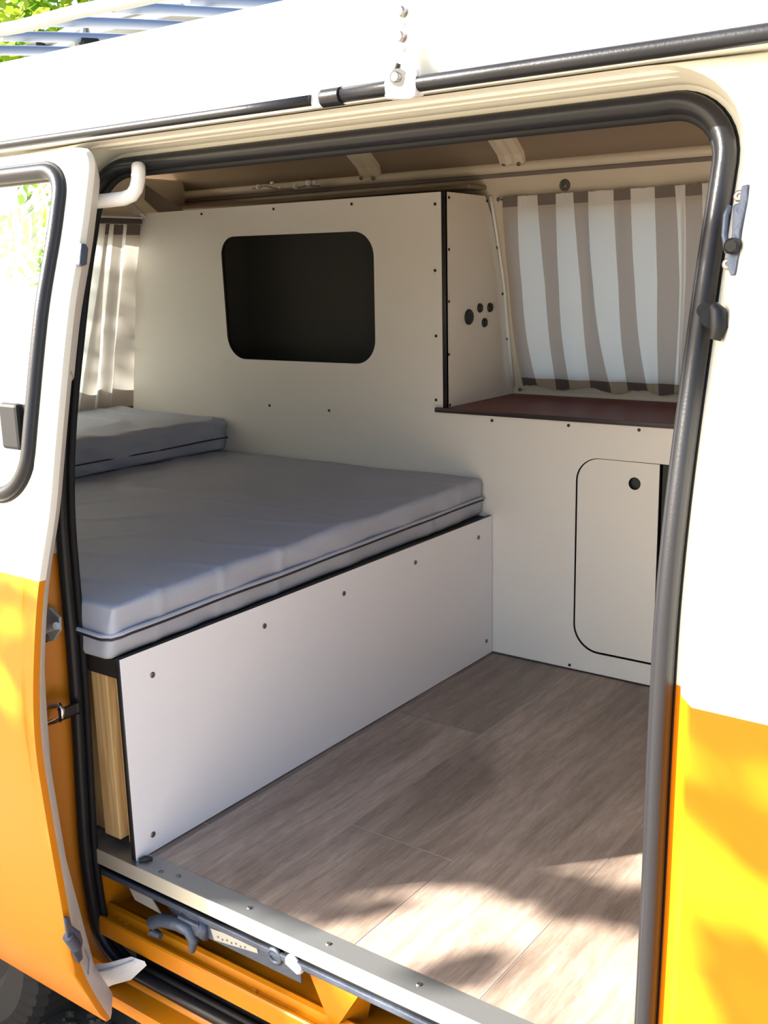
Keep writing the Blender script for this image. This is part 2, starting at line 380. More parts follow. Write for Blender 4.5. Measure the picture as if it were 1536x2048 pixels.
# rear wall / tailgate, leaning forward
def xr(z): return -2.911+(z-.619)*.264
yv_ = [1.1, 1.3, 2.36, 2.7, 2.82]; zz = [-.02, .3, .52, .70, 1.18, 1.228, 1.36]
V = []; F = []
for z in zz:
    for y in yv_: V.append((xr(z)-.03, y, z))
for i in range(len(zz)-1):
    for k in range(len(yv_)-1):
        if 1 <= k <= 2 and i == 3: continue
        q = i*5+k; F.append((q, q+1, q+6, q+5))
o = mesh_from('wall_rear', V, F, 'inner'); solid(o, .02, 0); tag(o, 'cream tailgate frame at the rear of the van', 'wall', kind='structure')
o = mesh_from('window_2', [(xr(.7)-.05, 1.3, .7), (xr(.7)-.05, 2.7, .7), (xr(1.18)-.05, 2.7, 1.18), (xr(1.18)-.05, 1.3, 1.18)], [(0, 1, 2, 3)], 'glass'); solid(o, .004)
tag(o, 'rear tailgate window pane behind the curtain', 'window', kind='structure')
# front end wall (cab side, out of view), added to close the body against light
o = box('wall_front', (.70, 1.15, -.02), (.72, 2.80, 1.40), 'inner'); tag(o, 'cream unseen wall added to shut out light from the cab', 'wall', kind='structure')

# ceiling: inner roof skin
CP = [(1.265, 1.262), (1.275, 1.31), (1.31, 1.36), (1.40, 1.40), (1.6, 1.435), (1.98, 1.455), (2.3, 1.445), (2.48, 1.425), (2.57, 1.395), (2.625, 1.355), (2.64, 1.325)]
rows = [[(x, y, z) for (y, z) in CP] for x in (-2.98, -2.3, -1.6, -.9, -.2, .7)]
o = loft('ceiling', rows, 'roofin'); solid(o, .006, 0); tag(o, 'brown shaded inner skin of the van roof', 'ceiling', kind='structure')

# trim along the top of the far wall
rows = []
prof = [(2.664, 1.302), (2.640, 1.302), (2.632, 1.309), (2.630, 1.318), (2.636, 1.328), (2.646, 1.334), (2.660, 1.336)]
for x in (-2.95, -2, -1, .69): rows.append([(x, y, z) for y, z in prof])
o = loft('trim_1', rows, 'inner'); tag(o, 'cream rolled roof rail above the far wall', 'trim', kind='structure')
o = box('trim_2', (-2.95, 2.640, 1.291), (.69, 2.665, 1.3015), 'hem_top', bev=.002); tag(o, 'thin brown edging strip under the roof rail', 'trim', kind='structure')
# ledge behind cabinet wall top
o = box('trim_3', (-2.93, 2.56, 1.262), (-1.565, 2.655, 1.274), 'roofin', bev=.003); tag(o, 'narrow brown ledge above the storage wall', 'trim', kind='structure')

# ================================================================== VAN BODY
van = empty('camper_van', (-1.0, 1.1, GZ), 'orange and cream camper van seen through its open sliding door', 'van')
XRt, XLt, ZT, ZB = -.413, -1.513, 1.231, -.243
def densify(loop, d=.03):
    out = []
    for i in range(len(loop)):
        a = Vector(loop[i]); b = Vector(loop[(i+1) % len(loop)]); n_ = max(1, int((b-a).length/d))
        for k in range(n_): out.append(tuple(a.lerp(b, k/n_)))
    return out
def opening(off, rTR=.072, rTL=.085, rBL=.085, rBR=.08, zb=None):
    zb = ZB-off if zb is None else zb
    return rpoly([(XRt+off, ZT+min(off, .012), max(.01, rTR+off)), (XRt-.006+off, .45), (XRt-.012+off, zb, rBR+max(off, -.04)), (XLt-.022-off, zb, rBL+max(off, -.04)), (XLt+.006-off, .45), (XLt-.004-off, ZT+min(off, .012), max(.01, rTL+off))], 10)
base = densify(opening(0))
def outw(p):   # unit outward direction for loop point
    cx = (XRt+XLt)/2; cz = .5
    return p
def rim(off, yoff, yfun=ys):
    # offset every point of the base loop along its normal
    N = len(base); out = []
    for i in range(N):
        a = Vector(base[i-1]); b = Vector(base[(i+1) % N]); t_ = (b-a).normalized(); nrm = Vector((-t_.y, t_.x))
        c = Vector(base[i]);
        if nrm.dot(c-Vector((-.96, .5))) < 0: nrm = -nrm
        q = c+nrm*(off(c, nrm) if callable(off) else off)
        out.append((q.x, yfun(q.y)+(yoff(c, nrm) if callable(yoff) else yoff), q.y))
    return out
# rubber door seal
sp = rim(0, 0)
V, F = tube_data(sp, .0122, 14, closed=True)
seal = mesh_from('door_seal', V, F, 'rubber', van, smooth=True)
seal['label'] = 'black rubber tube seal framing the door opening'
V, F = tube_data(rim(-.013, .012), .0065, 8, closed=True); mesh_from('seal_lip', V, F, 'rubber2', seal, smooth=True)
V, F = tube_data(rim(.012, .010), .004, 6, closed=True); mesh_from('seal_edge', V, F, 'rubber2', seal, smooth=True)

# jamb + outer skin
def top_w(n_): return max(0, n_.y)
def bot_w(n_): return max(0, -n_.y)
def yo(z):     # outer skin
    return ys(z)-.05+max(0, min(1, (z-1.1)/.17))*(-.0)
r0 = rim(-.002, .012)
r1 = rim(.010, .008)
r2 = rim(lambda c, n_: .020-.004*bot_w(n_), lambda c, n_: .004)
r3 = rim(lambda c, n_: .030*(1-bot_w(n_))*(1-.2*top_w(n_))+.018*bot_w(n_), lambda c, n_: -.022*(1-bot_w(n_)))
r4 = rim(lambda c, n_: .052*(1-top_w(n_)-bot_w(n_))+.030*top_w(n_)+.022*bot_w(n_), lambda c, n_: (-.048-.035*top_w(n_))*(1-bot_w(n_))-.004*bot_w(n_))
OX0, OX1, OZ0, OZ1 = -3.05, .75, -.30, 1.268
def outer_ring():
    out = []
    N = len(base)
    for i in range(N):
        x, z = base[i]
        a = Vector(base[i-1]); b = Vector(base[(i+1) % N]); t_ = (b-a).normalized(); nrm = Vector((-t_.y, t_.x))
        if nrm.dot(Vector(base[i])-Vector((-.96, .5))) < 0: nrm = -nrm
        zr = (z-ZB)/(ZT-ZB); xr_ = (x-XLt)/(XRt-XLt)
        if abs(nrm.x) > .72: X = OX1 if nrm.x > 0 else OX0; Z = OZ0+(OZ1-OZ0)*max(0, min(1, (z-(ZB+.02))/(ZT-ZB-.04)))
        else: Z = OZ1 if nrm.y > 0 else OZ0; X = OX0+(OX1-OX0)*max(0, min(1, (x-(XLt+.02))/(XRt-XLt-.04)))
        out.append((X, Z))
    return out
oring = outer_ring()
rings = [r0, r1, r2, r3, r4]
def yout(z):
    return interp(z, [(-.5, 1.09), (-.30, 1.085), (-.1, 1.058), (.3, 1.055), (.5, 1.054), (.63, 1.058), (.776, 1.075), (.9, 1.10), (1.1, 1.15), (1.2, 1.178), (1.268, 1.192)])
for s_ in (.02, .06, .15, .35, .65, 1):
    ring = []
    for (x, y, z), (X, Z) in zip(r4, oring):
        xx_ = x+(X-x)*s_; zz_ = z+(Z-z)*s_
        k = min(1, s_/.15) if s_ < .15 else 1
        ring.append((xx_, (1-k)*y+k*yout(zz_), zz_))
    rings.append(ring)
skin = loft('side_panel', rings, 'body', van, smooth=True, close_u=True); sharp(skin, 28)
skin['label'] = 'side body panel, cream above and orange below'

# roof skin, gutter
RP = [(1.192, 1.268), (1.178, 1.276), (1.176, 1.30), (1.182, 1.345), (1.20, 1.39), (1.225, 1.416), (1.26, 1.435), (1.32, 1.452), (1.45, 1.476), (1.7, 1.50), (1.98, 1.51), (2.4, 1.49), (2.62, 1.45), (2.70, 1.40), (2.72, 1.30), (2.86, .60), (2.86, -.3)]
xs_ = [-3.05, -2.6, -2, -1.5, -1, -.5, 0, .75]
def rp_row(x):
    return [(x, y, z) for y, z in RP[:14]]
o = loft('roof_skin', [rp_row(x) for x in xs_], 'cream', van); sharp(o, 60)
o = loft('far_side_skin', [[(x, y, z) for y, z in ((2.695, 1.31), (2.71, 1.27), (2.73, 1.215))] for x in (-3.05, .75)], 'cream', van)
# rain gutter lip (cream underside) and its black trim in pieces
o = loft('rain_gutter', [[(x, y, z) for y, z in ((1.195, 1.264), (1.150, 1.262), (1.147, 1.268), (1.149, 1.281), (1.153, 1.282), (1.154, 1.272), (1.178, 1.274))] for x in (-3.05, -2, -1, 0, .75)], 'cream', van, smooth=False)
def gut(x0, x1, name='gutter_trim', r=.0085, y=1.148, z=1.272, k=14):
    return tube(name, [(x0+(x1-x0)*i/k, y, z) for i in range(k+1)], r, 'rubber', van, n=12)
gut(-3.05, -.946, r=.0072)['label'] = 'thin black trim along the rear part of the rain gutter'
gut(-.922, .75, r=.0098, z=1.273)['label'] = 'thicker black tube along the front part of the gutter'
gut(-.925, -.893, 'end_cap', r=.0118, z=1.272)
# header reveal between gutter and seal: bright rolled crease
o = tube('header_crease', [(-1.62+1.22*i/12, 1.196, 1.2605) for i in range(13)], .006, 'cream', van, n=8)
tube('door_rail', [(-1.60+1.2*i/12, 1.222, 1.2575) for i in range(13)], .004, 'cream', van, n=8)

# ---- step below the door
sill = plate('sill_trim', [(-1.545, 1.117), (-.30, 1.117), (-.30, 1.160), (-1.545, 1.160)], [], 'z', .0, .0018, 'alu', van); sill['label'] = 'aluminium edge strip along the floor edge'
box('sill_fold', (-1.545, 1.1155, -.028), (-.30, 1.1172, .0018), 'aluf', sill)
for p in ((322,1743),(357,1752),(499,1816),(657,1888),(838,1969)):
    q = at(*p, 'z', .002); screw((q.x, q.y, .002), (0, 0, 1), sill, .0045, 'screw', 'rivet')
q = at(1010, 2046, 'z', 0); screw((-.62, 1.14, .002), (0, 0, 1), sill, .0045, 'screw', 'rivet')
step = loft('entry_step', [[(x, y, z) for y, z in ((1.26, -.03), (1.262, -.145), (1.255, -.155), (1.165, -.152), (1.158, -.140), (1.150, -.137), (1.142, -.140), (1.138, -.152), (1.128, -.152), (1.124, -.147), (1.119, -.147), (1.116, -.150), (1.1145, -.182), (1.120, -.186), (1.145, -.186))] for x in (-1.53, -1.2, -.9, -.6, -.3)], 'orange', van)
sharp(step, 40); step['label'] = 'orange pressed steel step channel'
box('step_recess', (-1.53, 1.20, -.125), (-.3, 1.262, -.03), 'void2', van)  # black block in place of the recess's shade
box('step_end', (-1.56, 1.118, -.19), (-1.53, 1.262, -.02), 'orange', van)
rail = box('step_rail', (-1.535, 1.127, -.062), (-.3, 1.134, -.050), 'steel', van, bev=.002); rail['label'] = 'grey lower track rail under the floor edge'
box('rail_web', (-1.535, 1.134, -.058), (-.3, 1.20, -.052), 'void2', rail)
box('rail_back', (-1.535, 1.150, -.05), (-.3, 1.156, -.002), 'void2', rail)
box('seal_channel', (-1.46, 1.150, -.236), (-.44, 1.158, -.186), 'rubber2', van)
o = loft('rocker_panel', [[(x, y, z) for y, z in ((1.165, -.255), (1.1225, -.257), (1.118, -.262), (1.117, -.281), (1.122, -.286), (1.18, -.30))] for x in (-1.50, -1.2, -.9, -.6, -.3)], 'orange', van); sharp(o, 40)
box('underbody', (-3.0, 1.30, -.33), (.7, 2.8, -.03), 'void2', van)
# step gusset wedge
A = at(600, 1878, 'y', 1.20); B = at(722, 1972, 'y', 1.16)
gus = mesh_from('step_gusset', [(-1.055, 1.19, -.05), (-.905, 1.185, -.055), (-.90, 1.145, -.055), (-1.035, 1.15, -.05), (-.968, 1.138, -.150), (-.955, 1.138, -.150), (-.965, 1.19, -.153), (-.93, 1.19, -.153)],
    [(0, 1, 2, 3), (3, 2, 5, 4), (0, 3, 4, 6), (1, 7, 5, 2), (0, 6, 7, 1), (4, 5, 7, 6)], 'orange', van)
gus['label'] = 'orange triangular bracket in the step channel'
for px, py in ((240, 1836), (252, 1846), (505, 1985)):
    q = at(px, py, 'z', -.152); screw((q.x, q.y, -.151), (0, 0, 1), step, .008, 'orange', 'bolt')
# door lock hook on the lower rail
hook = mesh_from('lock_arm', *tube_data([(-1.40, 1.17, -.062), (-1.34, 1.15, -.070), (-1.28, 1.135, -.076), (-1.235, 1.128, -.078)], [.012, .018, .020, .017], 8, flat=.7), 'steel', van, smooth=True)
hook['label'] = 'blue grey steel arm under the floor edge'
jaw = [at(px, py, 'y', 1.118) for px, py in ((322, 1872), (303, 1862), (305, 1846), (325, 1840), (355, 1848), (378, 1860), (387, 1880), (384, 1902))]
tube('lock_jaw', jaw, [.006, .010, .0125, .0125, .012, .012, .010, .006], 'steel', hook, n=10)
box('lock_web', (-1.30, 1.118, -.088), (-1.245, 1.15, -.062), 'steel', hook, bev=.004)
box('label_plate', (-1.24, 1.130, -.090), (-1.02, 1.134, -.060), 'steel', van, bev=.001)
lp = [at(px, py, 'y', 1.1285) for px, py in ((421, 1857), (511, 1888), (516, 1907), (428, 1880))]
lb = mesh_from('sticker', [v+Vector((0, d, 0)) for d in (0, .001) for v in lp], [(0, 1, 2, 3), (7, 6, 5, 4), (0, 4, 5, 1), (1, 5, 6, 2), (2, 6, 7, 3), (3, 7, 4, 0)], 'label', van)
lb['label'] = 'pale paper sticker with faint print'
for i in range(7):
    q = at(436+i*9, 1874+i*3.4+(i % 2)*2, 'y', 1.1283); box('print_mark', tuple(q+Vector((-.0018, 0, -.0018))), tuple(q+Vector((.0018, .0004, .0018))), 'hem_dark', lb)
for i in range(8):
    q = at(468+i*5, 1876+i*2.1, 'y', 1.1283); box('print_mark', tuple(q+Vector((-.0014, 0, -.0004))), tuple(q+Vector((.0014, .0004, .0004))), 'hem_dark', lb)
st = [at(px, py, 'y', 1.150) for px, py in ((254, 1768), (300, 1792), (322, 1828), (270, 1800))]
o = mesh_from('guard_strip', [v+Vector((0, d, 0)) for d in (0, .002) for v in st], [(0, 1, 2, 3), (7, 6, 5, 4), (0, 4, 5, 1), (1, 5, 6, 2), (2, 6, 7, 3), (3, 7, 4, 0)], 'label', van); o['label'] = 'grey white plastic strip'
q = at(590, 1928, 'y', 1.13)
tube('guide_roller', [q+Vector((-.016, 0, .006)), q+Vector((-.012, 0, .005)), q+Vector((.012, 0, -.005)), q+Vector((.016, 0, -.006))], [.006, .010, .010, .006], 'tubew', van, n=14)
q = at(550, 1912, 'y', 1.13)
tube('roller_ring', [q+Vector((.014*math.cos(a), 0, .012*math.sin(a))) for a in [i*math.pi/6 for i in range(12)]], .0045, 'steel', van, n=8, closed=True)

# ---- pillar hardware at the front (right) jamb
pl = [(1477, 372), (1497, 370), (1494, 400), (1478, 470), (1474, 540), (1462, 553), (1452, 530), (1462, 480), (1470, 430)]
def jambplate(name, pix, y_at, th, m_, parent):
    v = [at(px, py, 'y', y_at) for px, py in pix]; n_ = len(v)
    # one flat plate standing on the jamb; follow the lean of the pillar
    v = [Vector((p.x, p.y, p.z)) for p in v]
    w_ = v+[p+Vector((0, th, 0)) for p in v]
    F = [tuple(range(n_)), tuple(range(2*n_-1, n_-1, -1))]+[(i, (i+1) % n_, n_+(i+1) % n_, n_+i) for i in range(n_)]
    return bevelmod(mesh_from(name, w_, F, m_, parent), .002, 2)
def jp(px, py, off): # point on leaning jamb surface
    Y = 1.12
    for _ in range(20): q = at(px, py, 'y', Y); Y = .5*Y+.5*(ys(q.z)+off)
    return at(px, py, 'y', Y)
def jplate(name, pix, off, th, m_, parent):
    v = [jp(px, py, off) for px, py in pix]; n_ = len(v); w_ = v+[p+Vector((0, th, 0)) for p in v]
    F = [tuple(range(n_)), tuple(range(2*n_-1, n_-1, -1))]+[(i, (i+1) % n_, n_+(i+1) % n_, n_+i) for i in range(n_)]
    return bevelmod(mesh_from(name, w_, F, m_, parent), .0015, 2)
strk = jplate('latch_striker', [(1482, 372), (1497, 368), (1496, 400), (1481, 462), (1479, 505), (1471, 548), (1461, 553), (1452, 530), (1455, 500), (1462, 475), (1466, 410), (1478, 405)], -.040, .006, 'steel', van)
strk['label'] = 'blue grey striker plate on the front pillar'
for px, py in ((1479, 392), (1456, 528)):
    q = jp(px, py, -.034); screw(q, (0, -1, .2), strk, .0065, 'screw', 'bolt')
q = jp(1465, 492, -.045); tube('striker_knob', [q+Vector((0, -.006, 0)), q+Vector((0, -.003, 0)), q+Vector((0, .012, 0))], [.006, .0085, .0085], 'rubber', strk, n=14)
tube('striker_loop', [jp(1455, 505, -.04), jp(1449, 470, -.04), jp(1452, 430, -.04), jp(1460, 412, -.04)], .0035, 'steel', strk, n=8)
bump = tube('rubber_buffer', [jp(1427, 612, -.035), jp(1436, 625, -.036), jp(1438, 655, -.036), jp(1430, 680, -.035)], [.006, .0095, .0095, .006], 'rubber', van, n=12)
bump['label'] = 'black rubber buffer on the front pillar'
tube('buffer_bolt', [jp(1409, 621, -.02), jp(1409, 621, -.035)], .0085, 'rubber', bump, n=14)
tube('buffer_washer', [jp(1423, 634, -.025), jp(1423, 634, -.034)], .012, 'rubber', bump, n=14)

# ---- rear (left) jamb hardware
s2 = jplate('lower_striker', [(82, 1222), (97, 1214), (118, 1236), (119, 1262), (106, 1282), (80, 1288), (76, 1262)], -.028, .006, 'steel', van); s2.data.materials.clear(); M['zinc'] = mat('zinc_plate', (.34, .36, .38), .4, .2); s2.data.materials.append(M['zinc']); s2['label'] = 'grey metal striker on the rear pillar'
tube('striker_pin', [jp(80, 1262, -.045), jp(112, 1252, -.045)], .0065, 'zinc', s2, n=10)
screw(jp(90, 1277, -.032), (.3, -1, 0), s2, .008, 'screw', 'bolt')
tube('striker_boss', [jp(112, 1252, -.03), jp(112, 1252, -.045)], .007, 'zinc', s2, n=12)
u = tube('latch_bracket', [jp(66, 1419, -.045), jp(118, 1410, -.045), jp(124, 1420, -.045), jp(124, 1434, -.045), jp(114, 1441, -.045), jp(66, 1456, -.045)], .0052, 'chrome', van, n=8); u['label'] = 'chrome U shaped latch loop'
box('bracket_base', tuple(jp(128, 1444, -.05)+Vector((-.01, 0, 0))), tuple(jp(146, 1408, -.02)+Vector((.0, .01, 0))), 'black', u, bev=.003)
jb = jp(96, 1300, -.02)

# ---- rear wheel below the door
wc = Vector((-2.02, 1.19, -.30)); wr = .32
rows = []
prof = [(.0, -.06), (.19, -.065), (.21, -.09), (.27, -.098), (.305, -.085), (.32, -.065), (.322, 0), (.32, .065), (.305, .085), (.27, .098), (.2, .09)]
NA = 200
for i in range(NA):
    a = 2*math.pi*i/NA; row = []
    for k, (rad, yy) in enumerate(prof):
        rr_ = rad-(.007 if (i % 4 == 0 and .29 < rad < .3225) else 0)
        row.append((wc.x+rr_*math.cos(a), wc.y+yy, wc.z+rr_*math.sin(a)))
    rows.append(row)
rows.append(rows[0])
wh = loft('rear_tyre', rows, 'tire', van, smooth=False); wh['label'] = 'black tyre of the rear wheel'

# ---- sliding door, slid back along the body
XD = -1.398
door = bpy.data.objects.new('sliding_door', None)
bpy.data.objects.remove(door)
DX0 = -2.5; DZT = 1.252; DZB = -.268
def dloop(off=0):
    pts = [(DX0+off, DZT-off, .05), (XD-off, DZT-off, .032), (XD-off, .4), (XD, DZB+off, .010), (DX0+off, DZB+off+.0, .05)]
    return densify(rpoly(pts, 8), .035)
WX_R, WXL, WZT, WZB = -1.452, -2.36, 1.232, .690
win = densify(rpoly([(WXL, WZT, .07), (WX_R, WZT, .055), (WX_R, WZB, .085), (WXL, WZB, .07)], 10), .03)
# door skin: window ring lofted to the outer loop
def resample(loop, ref):
    # map each ref point radially (by angle about centre) onto loop
    out = []
    cx = (DX0+XD)/2; cz = (DZT+DZB)/2
    return out
def nearest_loft(win_, outer):
    """match by normalised arc from corner to corner"""
    def corners(l, bx):
        idx = []
        for cx, cz in bx:
            idx.append(min(range(len(l)), key=lambda i: (l[i][0]-cx)**2+(l[i][1]-cz)**2))
        return idx
    ca = corners(win_, ((WXL, WZT), (WX_R, WZT), (WX_R, WZB), (WXL, WZB)))
    cb = corners(outer, ((DX0, DZT), (XD, DZT), (XD, DZB), (DX0, DZB)))
    def seg(l, i, j, n_):
        if j <= i: j += len(l)
        pts = [l[k % len(l)] for k in range(i, j+1)]
        d = [0]
        for a, b_ in zip(pts, pts[1:]): d.append(d[-1]+math.hypot(a[0]-b_[0], a[1]-b_[1]))
        out = []
        for k in range(n_):
            s_ = d[-1]*k/n_
            for q_ in range(len(pts)-1):
                if d[q_+1] >= s_-1e-9: break
            f_ = (s_-d[q_])/max(1e-9, d[q_+1]-d[q_]); out.append((pts[q_][0]+(pts[q_+1][0]-pts[q_][0])*f_, pts[q_][1]+(pts[q_+1][1]-pts[q_][1])*f_))
        return out
    A_ = []; B_ = []
    for k, n_ in enumerate((80, 140, 80, 140)):
        A_ += seg(win_, ca[k], ca[(k+1) % 4], n_); B_ += seg(outer, cb[k], cb[(k+1) % 4], n_)
    return A_, B_
A_, B_ = nearest_loft(win, dloop())
def ydc(z):   # crease line on the lower door
    return yd(z)-.004*math.exp(-((z+.135)/.012)**2)
rings = []
rings.append([(x, yd(z)+.028, z) for x, z in A_])
rings.append([(x, yd(z)+.002, z) for x, z in A_])
def gap(s_): return [(a[0]+(b_[0]-a[0])*s_, a[1]+(b_[1]-a[1])*s_) for a, b_ in zip(A_, B_)]
for s_ in (.06, .15, .25, .35, .45, .55, .65, .72, .79, .86, .92, .985):
    rings.append([(x, ydc(z), z) for x, z in gap(s_)])
rings.append([(x, yd(z)+.003, z) for x, z in gap(1)])
rings.append([(x, yd(z)+.012, z) for x, z in gap(1)])
dk = loft('sliding_door', rings, 'doorp', van, close_u=True); sharp(dk, 32)
dk['label'] = 'sliding door slid back, cream above and orange below'
# door edge return (pale) and inner panel
rings = [[(x, yd(z)+.012, z) for x, z in B_]]
def inset(x, z, d): return (x-d if x > -2 else x+d, z-(d if z > .9 else (-d if z < -.15 else 0)))
rings.append([(inset(x, z, .006)[0], yd(z)+.020, inset(x, z, .004)[1]) for x, z in B_])
rings.append([(inset(x, z, .028)[0], yd(z)+.042, inset(x, z, .02)[1]) for x, z in B_])
rings.append([(inset(x, z, .04)[0], yd(z)+.043, inset(x, z, .03)[1]) for x, z in B_])
M['ret'] = mat('grey_white_primer', (.62, .59, .55), .4)
er = loft('door_edge', rings, 'ret', dk, close_u=True); sharp(er, 30); er['label'] = 'grey white inner edge of the sliding door'
C_ = [(inset(x, z, .04)[0], inset(x, z, .03)[1]) for x, z in B_]
rr0 = [[(x, yd(z)+.042, z) for x, z in C_], [(a[0]*.5+c[0]*.5, yd(a[1]*.5+c[1]*.5)+.042, a[1]*.5+c[1]*.5) for a, c in zip(A_, C_)], [(x, yd(z)+.040, z) for x, z in A_], [(x, yd(z)+.028, z) for x, z in A_]]
o = loft('inner_panel', rr0, 'ret', dk, close_u=True)
# window seal and glass
wc3 = [(x, yd(z)-.002, z) for x, z in A_]
cx_, cz_ = (WXL+WX_R)/2, (WZT+WZB)/2
def shrink(l, d):
    N = len(l); out = []
    for i in range(N):
        a = Vector(l[i-1]); b = Vector(l[(i+1) % N]); t_ = (b-a).normalized(); nn_ = Vector((-t_.y, t_.x)); c = Vector(l[i])
        if nn_.dot(c-Vector((cx_, cz_))) > 0: nn_ = -nn_
        out.append(tuple(c+nn_*d))
    return out
S1 = shrink(A_, .011)
V, F = tube_data([(x, yd(z)-.001, z) for x, z in S1], .0135, 12, closed=True, flat=1)
ws = mesh_from('window_seal', V, F, 'rubber', dk, smooth=True)
V, F = tube_data([(x, yd(z)+.004, z) for x, z in shrink(A_, .027)], .006, 8, closed=True); mesh_from('window_seal_lip', V, F, 'rubber2', ws, smooth=True) if False else None
V, F = tube_data([(x, yd(z)-.0005, z) for x, z in shrink(A_, .0)], .0045, 8, closed=True)
for v in V: pass
mesh_from('seal_bead', V, F, 'rubber2', dk, smooth=True)
G_ = shrink(A_, .018)
gl = []
for s_ in (0, .25, .5, .75, 1): gl.append([(x+(cx_-x)*s_*.999, yd(z+(cz_-z)*s_*.999)+.006, z+(cz_-z)*s_*.999) for x, z in G_])
o = loft('window_glass', gl, 'glassd', dk, close_u=True); o['label'] = 'reflective glass of the sliding door'
hq = Vector((-1.49, yd(.81)-.004, .81))
box('window_catch', (-1.535, yd(.81)-.010, .775), (-1.485, yd(.81)+.008, .852), 'rubber2', dk, bev=.006)
# latches on the door edge
def epoint(px, py): return at(px, py, 'x', XD+.002)
def elatch(name, pix, th, m_):
    v = [epoint(*p) for p in pix]; n_ = len(v); w_ = v+[p+Vector((th, 0, 0)) for p in v]
    F = [tuple(range(n_)), tuple(range(2*n_-1, n_-1, -1))]+[(i, (i+1) % n_, n_+(i+1) % n_, n_+i) for i in range(n_)]
    return bevelmod(mesh_from(name, w_, F, m_, dk), .002, 2)
elatch('upper_latch', [(153, 487), (163, 488), (168, 497), (165, 530), (152, 534), (149, 528)], .012, 'steel')
lz = [at(px, py, 'x', XD+.004) for px, py in ((124, 1832), (136, 1832), (141, 1850), (158, 1862), (163, 1880), (160, 1895), (163, 1915), (153, 1927), (139, 1900), (130, 1868))]
w_ = lz+[p+Vector((.006, 0, 0)) for p in lz]; n_ = len(lz)
o = bevelmod(mesh_from('lower_latch', w_, [tuple(range(n_)), tuple(range(2*n_-1, n_-1, -1))]+[(i, (i+1) % n_, n_+(i+1) % n_, n_+i) for i in range(n_)], 'steel', dk), .003, 2)
tube('latch_boss', [at(136, 1872, 'x', XD+.006), at(152, 1895, 'x', XD+.006)], .010, 'steel', o, n=12)
# guide arms
arm = tube('upper_guide_arm', [at(150, 412, 'y', 1.185), at(180, 404, 'y', 1.19), at(215, 401, 'y', 1.195), at(248, 397, 'y', 1.20), at(264, 390, 'y', 1.205), at(272, 378, 'y', 1.21), at(276, 362, 'y', 1.215), at(277, 345, 'y', 1.22), at(277, 332, 'y', 1.225)], .0115, 'tubew', dk, n=14); arm['label'] = 'bent white tube arm carrying the door'
pa = [(176, 1928, 1.075), (215, 1925, 1.085), (262, 1912, 1.10), (290, 1922, 1.105), (258, 1952, 1.10), (222, 1962, 1.09), (192, 1976, 1.08)]
v = [at(a, b_, 'y', c) for a, b_, c in pa]; n_ = len(v); w_ = v+[p+Vector((0, .004, -.012)) for p in v]
o = bevelmod(mesh_from('lower_guide_arm', w_, [tuple(range(n_)), tuple(range(2*n_-1, n_-1, -1))]+[(i, (i+1) % n_, n_+(i+1) % n_, n_+i) for i in range(n_)], 'tubew', dk), .002, 2); o['label'] = 'white pressed steel lower guide arm'
tube('arm_rib', [at(180, 1945, 'y', 1.078), at(225, 1938, 'y', 1.088), at(270, 1922, 'y', 1.10)], .004, 'tubew', o, n=8)

# ================================================================== STORAGE WALL
cab = empty('storage_cabinet', (-1.6, D, 0), 'tall off white cabinet wall with a dark rounded opening and a cupboard door', 'cabinet')
XC = -1.555
outer = [(-2.925, .0), (-.62, .0), (-.62, .667), (XC, .667), (XC, 1.247), (-2.746, 1.247)]
cub = rpoly([(-2.378, 1.161, .055), (-1.789, 1.157, .07), (-1.792, .789, .07), (-2.368, .789, .075)], 10)
gapc = .0045
cup = rpoly([(-1.164, .577, .062), (-.66, .577), (-.66, .059), (-1.164, .059, .072)], 10)
fp = plate('front_panel', outer, [cub, cup], 'y', D, .012, ['lam', 'edge'], cab)
# cubby box behind the opening
def openbox(name, x0, x1, y0, y1, z0, z1, m_, parent):
    V = [(x, y, z) for y in (y0, y1) for z in (z0, z1) for x in (x0, x1)]
    F = [(4, 5, 7, 6), (0, 1, 5, 4), (2, 6, 7, 3), (0, 4, 6, 2), (1, 3, 7, 5)]
    return solid(mesh_from(name, V, F, m_, parent, recalc=False), .004, 0)
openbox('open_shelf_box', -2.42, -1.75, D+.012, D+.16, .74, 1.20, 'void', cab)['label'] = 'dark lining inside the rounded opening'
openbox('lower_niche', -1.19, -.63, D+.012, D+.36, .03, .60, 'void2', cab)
cdoor = plate('cupboard_door', rpoly([(-1.1595, .5755, .060), (-.943, .5755), (-.943, .0645), (-1.1595, .0645, .068)], 10), [circ(-1.006, .522, .0158, 28)], 'y', D+.0005, .012, ['lam', 'edge'], cab)
box('cavity_shade_sheet', (-.9405, D+.014, .03), (-.62, D+.02, .60), 'void', cab)  # dark sheet across the open cavity, stands in for its shade
tube('finger_hole_ring', [(-1.006+.0162*math.cos(a), D+.002, .522+.0162*math.sin(a)) for a in [i*math.pi/14 for i in range(28)]], .0016, 'black', cdoor, n=6, closed=True)
box('hole_backing', (-1.03, D+.013, .50), (-.98, D+.02, .545), 'black', cdoor)
